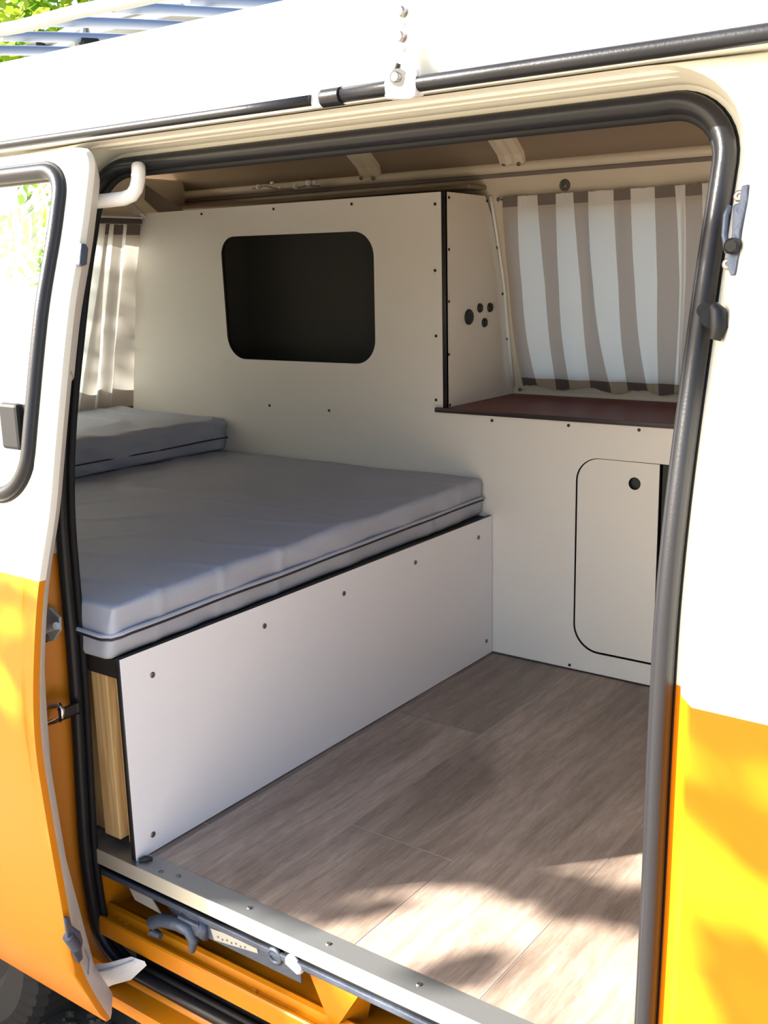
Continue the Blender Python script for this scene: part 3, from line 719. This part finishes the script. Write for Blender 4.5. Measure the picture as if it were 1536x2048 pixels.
# cheek panel
ck = plate('side_panel', [(D-.001, .667), (2.795, .667), (2.775, .78), (2.75, .90), (2.725, 1.0), (2.695, 1.10), (2.665, 1.19), (2.63, 1.244), (D-.001, 1.247)], [], 'x', XC-.010, .010, ['lam', 'edge'], cab)
tube('edge_strip', [(XC+.001, D-.0025, .675), (XC+.001, D-.0025, 1.249)], .0035, 'edge', cab, n=6)
tube('edge_beading', [(XC+.003, wy(z)-.008, z) for z in (.70, .8, .9, 1.0, 1.1, 1.2, 1.245)], .005, 'tubew', cab, n=8)['label'] = 'pale strip between side panel and van wall'
tube('base_joint', [(-2.9, D-.001, .002), (-.64, D-.001, .002)], .002, 'edge', cab, n=6)
for p in ((403,428),(547,418),(703,408),(870,408),(870,541),(872,672),(872,800),(278,463),(267,568),(257,672),(539,811),(658,821),(984,841),(1137,851),(1278,860),(1139,1330)):
    screw(at(*p, 'y', D-.0005), (0, -1, 0), cab, .0042, 'screwd')
for p in ((898,395),(974,402),(898,499),(898,603),(898,709),(900,810),(994,495),(1005,588),(1014,678)):
    screw(at(*p, 'x', XC+.0005), (1, 0, 0), cab, .004, 'screwd')
# sockets
def socket(px, py, r, name, face):
    q = at(px, py, 'x', XC); 
    b_ = tube(name, [q, q+Vector((.003, 0, 0)), q+Vector((.006, 0, 0)), q+Vector((.0065, 0, 0)), q+Vector((.004, 0, 0))], [r*1.0, r, r*.88, r*.72, r*.70], 'black', cab, n=24)
    b_['label'] = face
    return q, b_
q, b_ = socket(937, 634, .0215, 'battery_gauge', 'larger round black gauge with a faint green display')
for a0, a1, r_ in ((.7, 2.6, .0115), (3.6, 5.6, .0115)):
    tube('gauge_mark', [q+Vector((.0046, r_*math.cos(a0+(a1-a0)*i/8), r_*math.sin(a0+(a1-a0)*i/8))) for i in range(9)], .0008, 'grn' if 'grn' in M else 'label', b_, n=5)
for dy in (-.004, .004):
    tube('gauge_digit', [q+Vector((.0046, dy-.0025, .004)), q+Vector((.0046, dy+.0025, .004)), q+Vector((.0046, dy-.0025, -.004)), q+Vector((.0046, dy+.0025, -.004))], .0008, 'label', b_, n=5)
for px, py in ((959, 616), (979, 615), (968, 645)):
    q, b_ = socket(px, py, .013, 'round_switch', 'small round black switch')
    tube('switch_cap', [q+Vector((.004, 0, 0)), q+Vector((.009, 0, 0))], [.007, .006], 'stone', b_, n=14)

# worktop
wt = plate('worktop', [(-1.585, D-.014), (-.62, D-.014), (-.62, 2.79), (XC+.001, 2.79), (XC+.001, D-.0005), (-1.585, D-.0005)], [], 'z', .667, .0125, ['counter', 'edge'])
bevelmod(wt, .001, 1); tag(wt, 'dark red brown worktop under the striped side curtains', 'worktop')

# ================================================================== BED
bed = empty('bed_box', (-1.5, 1.7, 0), 'low bed base with a pale grey screwed front board', 'bed base')
XB = -1.41
fb = plate('front_board', [(1.128, .002), (D-.002, .002), (D-.002, .394), (1.128, .394)], [], 'x', XB-.012, .012, ['lamw', 'edge'], bed)
fb['label'] = 'pale grey laminate board with dark edges'
for p in ((305,1350),(529,1252),(688,1187),(831,1125),(957,1075),(306,1669),(973,1282)):
    screw(at(*p, 'x', XB+.0003), (1, 0, 0), bed, .0058, 'screw')
pb = plate('platform', [(-2.9, 1.150), (XB-.0125, 1.150), (XB-.0125, 2.415), (-2.9, 2.415)], [], 'z', .376, .014, 'edge', bed)
box('platform_edge_board', (-1.54, 1.135, .352), (XB-.0125, 1.150, .388), 'edge', bed, bev=.001)
box('pine_post', (-1.512, 1.142, .020), (-1.468, 1.185, .352), 'pine', bed, bev=.002)
box('pine_post', (-1.4665, 1.160, .008), (-1.4235, 1.20, .352), 'pine', bed, bev=.002)
box('pine_rail', (-1.60, 1.175, .30), (-1.468, 1.21, .352), 'pine', bed, bev=.002)
box('side_board', (-2.9, 1.165, .01), (-1.53, 1.177, .36), 'pine', bed)
tube('door_wedge', [(XB+.004, 1.131, .004), (XB+.012, 1.140, .005), (XB+.020, 1.150, .004)], [.004, .007, .003], 'black', bed, n=8)

def cushion(name, corners, z0, z1, nx=90, ny=70, nz=8, rc=.012, parent=None, wr=.0025, seedv=1, side_b=.006, tilt=None, lean=0):
    """soft rectangular slab; corners = 4 (x,y) ccw from x0y0, rounded edges, slight bulge and creases"""
    import mathutils.noise as mn
    V = []; F = []
    bm = bmesh.new(); bmesh.ops.create_cube(bm, size=2)
    bmesh.ops.bevel(bm, geom=bm.edges[:], offset=.0, segments=1) if False else None
    # build as three stacked grids via subdivide
    bm.free()
    c = [Vector(q) for q in corners]
    def P(u, v, w_):
        # u,v,w in [0,1]
        p = (c[0]*(1-u)+c[1]*u)*(1-v)+(c[3]*(1-u)+c[2]*u)*v
        return Vector((p.x, p.y, z0+(z1-z0)*w_))
    cen = P(.5, .5, .5); Lx = (c[1]-c[0]).length; Ly = (c[3]-c[0]).length; Lz = z1-z0
    idx = {}
    def vert(i, j, k):
        key = (i, j, k)
        if key in idx: return idx[key]
        # nonuniform spacing: dense near edges
        def sp(a, n_, L): 
            t_ = a/n_; return t_
        u, v, w_ = sp(i, nx, Lx), sp(j, ny, Ly), sp(k, nz, Lz)
        # rounded box: push into inner box then out
        X, Y, Z = u*Lx, v*Ly, w_*Lz
        ix = min(max(X, rc), Lx-rc); iy = min(max(Y, rc), Ly-rc); iz = min(max(Z, rc), Lz-rc)
        d = Vector((X-ix, Y-iy, Z-iz))
        if d.length > 1e-9: d = d.normalized()*rc
        X, Y, Z = ix+d.x, iy+d.y, iz+d.z
        p = P(X/Lx, Y/Ly, Z/Lz)
        # bulge sideways, creases
        side = Vector((0, 0, 0))
        eu = (X/Lx-.5)*2; ev = (Y/Ly-.5)*2; ew = (Z/Lz-.5)*2
        s_ = 1-ew*ew
        if i in (0, nx): p.x += (1 if i else -1)*side_b*s_
        if j in (0, ny): p.y += (1 if j else -1)*side_b*s_
        q = Vector((p.x*2.2+seedv*5, p.y*5.5, p.z*9))
        a = mn.noise(q)*wr*2.2+mn.noise(Vector((p.x*7+p.y*9, p.y*3-p.x*2, p.z*30+seedv)))*wr
        r_ = mn.noise(Vector((p.x*1.6+p.y*2.4+seedv, (p.y-p.x*.6)*4, 3))); a += max(0, .10-abs(r_))*wr*15
        if k == nz: p.z += a
        elif i in (0, nx): p.x += (1 if i else -1)*(a+mn.noise(Vector((p.y*13+p.z*22, p.z*25, seedv)))*wr*2.2)
        elif j in (0, ny): p.y += (1 if j else -1)*a
        if tilt: p.z += tilt(p)*(Z/Lz)
        if lean: p.x -= lean*(1-Z/Lz)*(1-.75*Y/Ly)*(X/Lx)
        V.append(p); idx[key] = len(V)-1; return len(V)-1
    def quad(a, b_, c_, d_): F.append((vert(*a), vert(*b_), vert(*c_), vert(*d_)))
    for i in range(nx):
        for j in range(ny):
            quad((i, j, nz), (i+1, j, nz), (i+1, j+1, nz), (i, j+1, nz)); quad((i, j, 0), (i, j+1, 0), (i+1, j+1, 0), (i+1, j, 0))
    for i in range(nx):
        for k in range(nz):
            quad((i, 0, k), (i+1, 0, k), (i+1, 0, k+1), (i, 0, k+1)); quad((i, ny, k), (i, ny, k+1), (i+1, ny, k+1), (i+1, ny, k))
    for j in range(ny):
        for k in range(nz):
            quad((0, j, k), (0, j, k+1), (0, j+1, k+1), (0, j+1, k)); quad((nx, j, k), (nx, j+1, k), (nx, j+1, k+1), (nx, j, k+1))
    return mesh_from(name, V, F, 'fab', parent, smooth=True), P
mt, MP = cushion('mattress', [(-2.88, 1.122), (-1.402, 1.118), (-1.436, 2.412), (-2.88, 2.412)], .391, .497, 150, 130, 10, .010, seedv=2, side_b=.003, lean=.026)
tag(mt, 'large grey canvas mattress lying on the bed base', 'mattress')
import mathutils.noise as mn
def cordpts(x0, y0, x1, y1, z, offx, amp, n_=60, seed=0, offy=0):
    out = []
    for i in range(n_+1):
        s_ = i/n_; y = y0+(y1-y0)*s_; x = x0+(x1-x0)*s_
        out.append((x+offx, y+offy, z+mn.noise(Vector((s_*4+seed, 1, 0)))*amp))
    return out
zc = .432
LN = lambda x, y: x-.016*(1-.75*(y-1.12)/1.3)-.0015
cp = [(-1.60, 1.1125, zc+.004), (-1.50, 1.1115, zc+.002), (-1.44, 1.1115, zc), (-1.415, 1.113, zc), (-1.398, 1.119, zc+.001), (-1.3905, 1.135, zc+.003)]+[(p[0], p[1], p[2]) for p in cordpts(-1.391, 1.16, -1.428, 2.41, zc+.004, .0, .006, 60, 3)]
cp = [(LN(x, y) if y > 1.114 or x > -1.43 else x, y, z) for x, y, z in cp]
o = tube('zip_seam', cp, .0028, 'fabd', mt, n=6); o['label'] = 'dark zip line around the mattress side'
o = tube('flap_seam', [(p[0]+.0015, p[1]-.0005, p[2]+.007) for p in cp], .0042, 'fab', mt, n=6)
def tl(p): return .02*max(0, min(1, (-2.42-p.x)/.45))
bc, BP = cushion('backrest_cushion', [(-2.89, 1.12), (-2.452, 1.12), (-2.396, 2.412), (-2.89, 2.412)], .500, .598, 60, 110, 10, .010, wr=.0045, seedv=9, tilt=tl)
tag(bc, 'smaller grey cushion lying on the rear end of the mattress', 'cushion')
o = tube('zip_seam', [(-2.441+(2.41-2.446+.0)*0+(-2.388+2.446)*i/40, 1.12+1.29*i/40, .537+mn.noise(Vector((i*.12, 7, 0)))*.005) for i in range(41)], .0022, 'fabd', bc, n=6)

# ================================================================== CURTAINS
def curtain(name, top, bot, colors, ztop, zbot, planef, rowsn=36, sub=6, hem=.025, extra=None, seed=0, amp=.010, axis='x', hemmats=None, parent=None, mids=None):
    """top/bot: stripe boundaries along the axis; planef(z) gives the other coordinate"""
    nb = len(top)-1; V = []; F = []; MI = []; cols = nb*sub+1
    for r_ in range(rowsn+1):
        s_ = r_/rowsn; z = ztop+(zbot-ztop)*s_
        for c_ in range(cols):
            b_ = min(c_//sub, nb-1); f_ = (c_-b_*sub)/sub
            if mids:
                # quadratic through top, mid, bottom
                def q_(k): return top[k]*(1-s_)*(1-2*s_)+mids[k]*4*s_*(1-s_)+bot[k]*s_*(2*s_-1)
            else:
                def q_(k): return top[k]+(bot[k]-top[k])*s_
            a = q_(b_)+(q_(b_+1)-q_(b_))*f_
            u_ = c_/sub
            d = amp*math.sin(u_*math.pi*1.0+seed+.8*math.sin(s_*2+u_))+amp*.6*mn.noise(Vector((u_*1.7+seed, s_*2.2, 0)))
            d *= .5+.5*s_
            g_ = .0025*math.sin(u_*22+seed)*max(0, 1-s_*9)+.0025*math.sin(u_*19)*max(0, (s_-.93)/.07)
            zz_ = z+(.004*mn.noise(Vector((u_*3, seed, 0))) if r_ in (0, rowsn) else 0)+(.0 if r_ < rowsn else .006*math.sin(u_*2.1))
            o_ = planef(z)+(d+g_)
            V.append((a, o_, zz_) if axis == 'x' else (o_, a, zz_))
    hr = max(1, round(hem*rowsn))
    for r_ in range(rowsn):
        for c_ in range(cols-1):
            F.append((r_*cols+c_, r_*cols+c_+1, (r_+1)*cols+c_+1, (r_+1)*cols+c_))
            b_ = min(c_//sub, nb-1); k = colors[b_]
            if r_ < hr: MI.append(3 if k == 'b' else 0)
            elif r_ >= rowsn-hr: MI.append(2 if k == 'b' else 4)
            else: MI.append(1 if k == 'b' else 0)
    o = mesh_from(name, V, F, ['cw', 'cb', 'hem_dark', 'hem_top', 'hem_light'], parent, smooth=True, mi=MI, recalc=False)
    return o
def cy(z): return wy(z)-.030
def X_(px, py, z): # x where pixel column lies on the curtain plane at height z
    return at(px, py, 'y', cy(z)).x
tpx = [1003, 1037, 1073, 1113, 1145, 1177, 1225, 1262, 1307, 1350, 1372]
mpx = [1018, 1046, 1090, 1119, 1162, 1189, 1236, 1272, 1313, 1359, 1366]
bpx = [1044, 1077, 1111, 1140, 1180, 1224, 1254, 1297, 1316, 1348, 1366]
zt_, zb_ = 1.238, .705
top = [X_(p, 395, zt_) for p in tpx]; mid = [X_(p, 590, .97) for p in mpx]; bot = [X_(p, 785, zb_) for p in bpx]
cu = curtain('striped_curtain', top, bot, 'bwbwbwbwbw', zt_, zb_, cy, 40, 8, .045, seed=1, amp=.006, mids=mid)
tag(cu, 'wide taupe and white striped curtain left of the vertical fold, over the worktop', 'curtain', 'striped side window curtains')
tpx = [1364, 1372, 1408, 1440, 1490, 1540]; bpx = [1360, 1363, 1400, 1440, 1480, 1520]
top = [X_(p, 385, zt_) for p in tpx]; bot = [X_(p, 795, zb_) for p in bpx]
cu2 = curtain('striped_curtain', top, bot, 'wbwbw', zt_, zb_, lambda z: cy(z)-.012, 40, 8, .045, seed=4, amp=.006)
tag(cu2, 'striped curtain half hidden behind the front door pillar', 'curtain', 'striped side window curtains')
o = tube('curtain_wire', [(-1.52, cy(1.232)+.010, 1.2325), (-.6, cy(1.232)+.010, 1.2325)], .0022, 'screw'); tag(o, 'thin curtain wire above the striped curtains', 'wire')
o2 = tube('curtain_wire', [(-1.50, cy(.712)+.010, .712), (-.6, cy(.712)+.010, .712)], .0022, 'screw'); tag(o2, 'thin curtain wire just above the worktop', 'wire')
screw(at(997, 399, 'y', cy(1.232)), (0, -1, 0), o, .006, 'screw', 'wire_hook')
screw(at(1040, 779, 'y', cy(.71)), (0, -1, 0), o2, .006, 'screw', 'wire_hook')
# seat belt bolt on far wall
bq = at(1130, 370, 'y', wy(1.262)-.003)
o = tube('anchor_bolt', [bq+Vector((0, .003, 0)), bq+Vector((0, -.003, 0)), bq+Vector((0, -.006, 0)), bq+Vector((0, -.0065, 0))], [.0155, .0155, .0135, .006], 'screw', None, n=24); tag(o, 'round grey anchor bolt above the side curtains', 'bolt')
screw(bq+Vector((0, -.007, 0)), (0, -1, 0), o, .007, 'screw', 'bolt_head')

# rear curtain
rc_x = lambda z: xr(z)+.02
def Yr(px, py, z): return at(px, py, 'x', rc_x(z)).y
ztr, zbr = 1.212, .575
tp = [150, 160, 184, 214, 219, 231, 244, 258, 300]; bt = [100, 118, 127, 158, 184, 197, 216, 222, 275]
top = [Yr(p, 455, ztr) for p in tp]; bot = [Yr(p, 812, .61) for p in bt]
rc = curtain('rear_curtain', [1.12, 1.40, 1.6, 1.8, 2.0]+top[1:], [1.12, 1.40, 1.6, 1.8, 1.95]+bot[1:], 'wbwbwbwbwbwb', ztr, zbr, rc_x, 40, 8, .05, seed=2.2, amp=.013, axis='y')
tag(rc, 'taupe and white striped curtain across the rear window', 'curtain')
o = box('curtain_rail', (xr(1.225)-.01, 1.2, 1.214), (xr(1.225)+.03, D-.004, 1.229), 'hem_dark', bev=.002); tag(o, 'dark rail above the rear window curtain', 'curtain rail')
o = box('trim_4', (xr(1.25)-.02, 1.2, 1.230), (xr(1.25)+.028, D-.004, 1.236), 'tubew', bev=.001); tag(o, 'pale strip over the rear curtain rail', 'trim', kind='structure')
# tailgate corner pieces above curtain
o = mesh_from('trim_5', [(-2.90, 2.44, 1.345), (-2.86, 2.44, 1.345), (-2.70, 2.40, 1.245), (-2.745, 2.40, 1.24), (-2.90, 2.46, 1.335), (-2.86, 2.46, 1.335), (-2.70, 2.418, 1.235), (-2.745, 2.418, 1.23)], [(0, 1, 2, 3), (4, 7, 6, 5), (0, 4, 5, 1), (1, 5, 6, 2), (2, 6, 7, 3), (3, 7, 4, 0)], 'tubew'); tag(o, 'pale slanted strip at the tailgate corner', 'trim', kind='structure')
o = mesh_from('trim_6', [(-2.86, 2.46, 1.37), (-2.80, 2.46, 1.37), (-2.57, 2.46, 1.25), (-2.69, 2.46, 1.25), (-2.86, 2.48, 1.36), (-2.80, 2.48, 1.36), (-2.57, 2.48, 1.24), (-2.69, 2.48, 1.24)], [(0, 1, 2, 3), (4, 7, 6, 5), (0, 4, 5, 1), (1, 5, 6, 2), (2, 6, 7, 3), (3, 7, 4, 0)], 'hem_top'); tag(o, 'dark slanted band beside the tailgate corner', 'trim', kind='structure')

# roof ribs with bolts
for i, (pxr, pxs) in enumerate(((1020, (1008, 1037)), (735, (722, 746)))):
    x = at(pxr, 310, 'y', 2.62).x; hw = .042
    prof = [(2.634, 1.328), (2.618, 1.352), (2.565, 1.388), (2.48, 1.415), (2.3, 1.436), (1.98, 1.446), (1.6, 1.426), (1.42, 1.395)]
    rows = []
    for (y, z) in prof:
        rows.append([(x-hw, y+.004, z+.006), (x-hw+.006, y-.004, z-.006), (x-hw*.35, y-.006, z-.008), (x, y-.003, z-.004), (x+hw*.35, y-.006, z-.008), (x+hw-.006, y-.004, z-.006), (x+hw, y+.004, z+.006)])
    o = loft('roof_rib', rows, 'inner', None, smooth=False)
    tag(o, ('cream roof rib with two bolts nearer the front, above the side curtains' if i == 0 else 'cream roof rib with two bolts above the tall cabinet wall'), 'roof rib', 'roof ribs')
    for p in pxs: screw(at(p, 327 if i == 0 else 356, 'y', 2.628), (0, -1, -.3), o, .007, 'screw', 'bolt')

# fairy light balls on the ledge
for i, (px, py, r_) in enumerate(((517, 374, .0085), (544, 366, .006), (591, 373, .0095), (617, 366, .0105), (629, 365, .008), (560, 375, .005))):
    q = at(px, py, 'y', 2.60)
    if i == 0: sl = empty('fairy_lights', tuple(at(560, 378, 'y', 2.60)), 'string of small white balls on the ledge above the cabinet wall', 'string lights')
    bm = bmesh.new(); bmesh.ops.create_icosphere(bm, subdivisions=3, radius=r_); bmesh.ops.translate(bm, vec=q, verts=bm.verts); me = bpy.data.meshes.new('ball'); bm.to_mesh(me); bm.free()
    link('ball', me, sl, 'ballw', True)
tube('wire', [at(px, py, 'y', 2.602) for px, py in ((505, 378), (530, 372), (560, 379), (590, 377), (617, 371), (640, 372))], .0012, 'hem_dark', sl, n=6)

# ================================================================== ROOF THINGS
# mounting bracket on the gutter
br = empty('roof_mount_bracket', (-.80, 1.15, 1.26), 'pale metal roof rack bracket bolted above the gutter', 'bracket')
def bp(px, py, y): return at(px, py, 'y', y)
def slab(name, pix, y, th, m_, parent, yf=None):
    v = [at(px, py, 'y', (yf(py) if yf else y)) for px, py in pix]; n_ = len(v); w_ = v+[p+Vector((0, th, 0)) for p in v]
    F = [tuple(range(n_)), tuple(range(2*n_-1, n_-1, -1))]+[(i, (i+1) % n_, n_+(i+1) % n_, n_+i) for i in range(n_)]
    return bevelmod(mesh_from(name, w_, F, m_, parent), .0012, 2)
M['brk'] = mat('painted_bracket', (.60, .59, .60), .4)
slab('upright', [(797, 0), (826, 0), (828, 40), (828, 75), (832, 110), (838, 140), (838, 160), (795, 160), (792, 110), (795, 60)], 1.158, .006, 'brk', br)
cl = slab('clamp_plate', [(795, 114), (808, 108), (820, 114), (827, 135), (831, 160), (830, 190), (820, 197), (800, 198), (782, 197), (770, 190), (768, 165), (780, 135)], 1.138, .006, 'brk', br)
box('clamp_hook', tuple(at(768, 198, 'y', 1.139)), tuple(at(832, 176, 'y', 1.139)+Vector((0, .02, 0))), 'brk', br, bev=.003)
box('pad', tuple(at(840, 162, 'y', 1.155)), tuple(at(866, 151, 'y', 1.155)+Vector((0, .015, 0))), 'brk', br, bev=.002)
box('gutter_clip', tuple(at(750, 183, 'y', 1.148)), tuple(at(768, 168, 'y', 1.148)+Vector((0, .01, 0))), 'rubber', br, bev=.001)
def bolt(px, py, y, r_, par, name='bolt', m_='screw'):
    q = at(px, py, 'y', y)
    o = tube(name, [q+Vector((0, .006, 0)), q+Vector((0, -.006, 0)), q+Vector((0, -.008, 0)), q+Vector((0, -.0081, 0)), q+Vector((0, -.003, 0))], [r_, r_, r_*.85, r_*.5, r_*.45], m_, par, n=16); return o
for px, py in ((805, 24), (803, 74)): bolt(px, py, 1.156, .0065, br)
tube('washer', [at(796, 155, 'y', 1.137), at(796, 155, 'y', 1.133)], .0105, 'alu', br, n=20); bolt(796, 155, 1.136, .0062, br)
for px, py in ((806, 49), (806, 99)):
    q = at(px, py, 'y', 1.1575); tube('bolt_hole', [q, q+Vector((0, .001, 0))], .0035, 'black', br, n=12)
q = at(794, 137, 'y', 1.1375); tube('slot', [q+Vector((-.003, 0, -.004)), q+Vector((.002, 0, .006))], .004, 'black', br, n=8)

# roof rack: long rail and cross bars
rk = empty('roof_rack', (-1.8, 1.9, 1.50), 'tubular roof rack with pale blue grey cross bars on the van roof', 'roof rack')
YR = 1.40
rl = [at(px, py, 'y', YR) for px, py in ((-140, 86), (0, 60), (40, 53), (150, 24), (260, 2), (380, -24), (700, -92))]
M['rail'] = mat('warm_grey_rail', (.13, .125, .115), .5)  # dark warm grey, separate from the bars
tube('side_rail', rl, .0125, 'rail', rk, n=14)
bars = [((-90, 100), (90, 118)), ((0, 72), (165, 90)), ((95, 42), (265, 73)), ((225, 14), (390, 52)), ((372, -2), (512, 29)), ((520, -30), (660, 10))]
bp0 = None
for (a, b_) in bars:
    p0 = at(*a, 'y', YR); p1 = at(*b_, 'y', YR+.2)
    # run inboard parallel to the van's width, gently arched
    sl_ = (p1.z-p0.z)/.2
    pts = []
    for i in range(13):
        y = YR+1.2*i/12; pts.append((p0.x, y, p0.z+.115*math.sin(math.pi*i/24)*1.0*(.9)))
    tube('cross_bar', pts, .0105, 'rack', rk, n=12)
p0 = at(0, 72, 'y', YR)
for (px, py) in ((176, 91),):
    q = at(px, py, 'y', YR+.22)
    tube('rubber_clamp', [(q.x-.0, q.y-.022, q.z-.002), (q.x, q.y+.022, q.z+.003)], .0165, 'rubber2', rk, n=14)
q = at(72, 97, 'y', 1.9); box('clamp_foot', tuple(q+Vector((-.03, -.02, -.03))), tuple(q+Vector((.03, .02, .012))), 'rubber2', rk, bev=.004)
# white flat tray beyond the bars
pn = empty('roof_panel', (-2.2, 2.2, 1.53), 'flat white panel mounted beneath the rack bars', 'panel')
zpn = 1.545
PP = [(-3.1, 2.05), (-2.3, 2.05)]
def pz(x): return 1.60
vv = [at(px, py, 'z', 1.66) for px, py in ((60, 104), (170, 45), (330, 5), (420, -12), (620, -40), (620, 40), (300, 100), (120, 118))]
n_ = len(vv); w_ = vv+[p+Vector((0, 0, -.03)) for p in vv]
mesh_from('panel_board', w_, [tuple(range(n_)), tuple(range(2*n_-1, n_-1, -1))]+[(i, (i+1) % n_, n_+(i+1) % n_, n_+i) for i in range(n_)], 'tray', pn)
tube('panel_frame', vv, .012, 'alu', pn, n=8, closed=True)
for q in (vv[1], vv[4]): tube('panel_leg', [q, (q.x, q.y-.05, 1.49)], .008, 'alu', pn, n=8)

# ================================================================== TREES
def leafmesh(blobs, size, seed):
    rr_ = random.Random(seed); V = []; F = []; MI = []
    for (c, rad, cnt) in blobs:
        for _ in range(cnt):
            while True:
                d = Vector((rr_.uniform(-1, 1), rr_.uniform(-1, 1), rr_.uniform(-1, 1)))
                if d.length <= 1: break
            rad_ = Vector(rad) if isinstance(rad, (tuple, Vector)) else Vector((rad,)*3)
            p = Vector(c)+Vector((d.x*rad_.x, d.y*rad_.y, d.z*rad_.z)); s_ = size*rr_.uniform(.7, 1.3)
            a = Vector((rr_.gauss(0, 1), rr_.gauss(0, 1), rr_.gauss(0, .5))).normalized(); n_ = Vector((rr_.gauss(0, 1), rr_.gauss(0, 1), rr_.gauss(0, 1)+.8)).normalized()
            b_ = n_.cross(a).normalized(); b0 = len(V)
            V += [p-a*s_, p-a*s_*.3+b_*s_*.55, p+a*s_*.5+b_*s_*.35, p+a*s_, p+a*s_*.5-b_*s_*.35, p-a*s_*.3-b_*s_*.55]
            F.append(tuple(range(b0, b0+6))); MI.append(0 if rr_.random() < .5 else 1)
    return V, F, MI
def tree(name, base, h, blobs, size, seed, label, branches=(), more=None):
    e = empty(name, base, label, 'tree')
    b_ = Vector(base)
    tube('trunk', [b_, b_+Vector((.08, .05, h*.35)), b_+Vector((-.06, .1, h*.7)), b_+Vector((.05, 0, h))], [.16, .13, .09, .04], 'bark', e, n=10)
    for p0, p1 in branches: tube('branch', [p0, (Vector(p0)+Vector(p1))/2+Vector((.05, .05, .1)), p1], [.05, .035, .015], 'bark', e, n=7)
    V, F, MI = leafmesh(blobs, size, seed)
    if more:
        b0 = len(V); V += more[0]; F += [tuple(b0+q for q in f) for f in more[1]]; MI += more[2]
    mesh_from('foliage', V, F, ['leaf', 'leafb'], e, mi=MI, recalc=False)
    return e
# tree beyond the van, seen over the roof at the rear
tb = [((-8.6, 6.4, 3.3), (1.8, 1.3, 1.5), 5200), ((-6.4, 6.8, 3.6), (1.5, 1.2, 1.1), 2600), ((-9.5, 7, 1.5), (2, 1.5, 1.4), 2500)]
tree('background_tree', (-8.4, 6.8, GZ), 3.6, tb, .075, 3, 'leafy yellow green tree beyond the van roof', [((-8.4, 6.8, 2.2), (-7.2, 6.4, 3.5)), ((-8.4, 6.8, 2.0), (-9.6, 6.3, 3.2))])
# shade tree behind the camera towards the sun: clumps placed to shade chosen spots of the van
DIST = 4.6
def sh(x, y, z, r_, cnt):
    c = Vector((x, y, z))-LD*DIST
    return (tuple(c), r_, cnt)
sb = [sh(-1.20, 1.25, 0, .10, 90), sh(-1.02, 1.25, 0, .06, 26), sh(-.86, 1.46, 0, .04, 26), sh(-.76, 1.475, 0, .035, 24), sh(-.67, 1.485, 0, .035, 24), sh(-.58, 1.495, 0, .035, 24),
      sh(-.75, 1.215, 0, .03, 8),
      sh(-1.35, 1.1, -.15, .12, 110), sh(-1.12, 1.1, -.2, .08, 50), sh(-.9, 1.1, -.2, .07, 30),
      sh(-.385, 1.16, 1.08, .05, 60), sh(-.385, 1.15, .98, .05, 50)]
far = [((-6.9, -5.6, 7.4), (1.5, 1.3, .9), 1500), ((-3.0, -7.5, 5.4), (1.6, 1.2, 1.4), 1700), ((-7.3, -2.1, 4.25), (1.1, 1.0, .9), 800)]
def shade_leaves(regions, seed):
    # loose leaves added along the sun's path, gaps shaped to light chosen patches
    rr_ = random.Random(seed); pts = []
    for (x0, x1, yf, z0, z1, n_, holes) in regions:
        for _ in range(n_):
            x = rr_.uniform(x0, x1); z = rr_.uniform(z0, z1)
            if any(((x-hx)/ax)**2+((z-hz)/az)**2 < 1 for hx, hz, ax, az in holes): continue
            if yf == 'rear': p = Vector((-2.93, x, z))
            elif callable(yf): p = Vector((x, yf(z), z))
            else: p = Vector((x, yf, z))
            pts.append((tuple(p-LD*rr_.uniform(4.2, 5.0)), .002, 1))
    return leafmesh(pts, .030, seed+1)
MORE = shade_leaves([
    (-2.3, -1.39, yd, -.34, .56, 5600, [(-1.46, .45, .065, .075), (-1.50, .36, .05, .05), (-1.64, .18, .06, .07), (-1.60, .08, .05, .05), (-1.62, -.02, .07, .035), (-1.42, .20, .012, .05)]),
    (-.375, .15, 1.055, -.30, .80, 4200, [(-.31, .515, .07, .022), (-.22, .50, .05, .02), (-.35, .40, .045, .05), (-.30, .365, .07, .045), (-.22, .35, .07, .05), (-.36, .28, .02, .12), (-.34, .2, .03, .04)]),
    (-1.52, -.3, 1.115, -.33, -.045, 1500, [(-1.22, -.17, .05, .015), (-1.05, -.16, .06, .02), (-.95, -.12, .04, .02)]),
    (-2.3, -1.7, 1.08, -.62, -.30, 1300, []),
    (1.7, 2.6, 'rear', .86, 1.2, 700, [(2.3, 1.0, .06, .05)]),
], 21)
tree('shade_tree', (-6.2, -5.4, GZ), 7.0, sb+far, .05, 11, 'leafy tree standing behind the photographer', [((-6.2, -5.3, 3.4), (-7.6, -3.4, 4.6)), ((-6.2, -5.3, 3.0), (-4.1, -6.6, 4.9)), ((-6.2, -5.3, 4.4), (-6.9, -5.9, 7.2))], MORE)
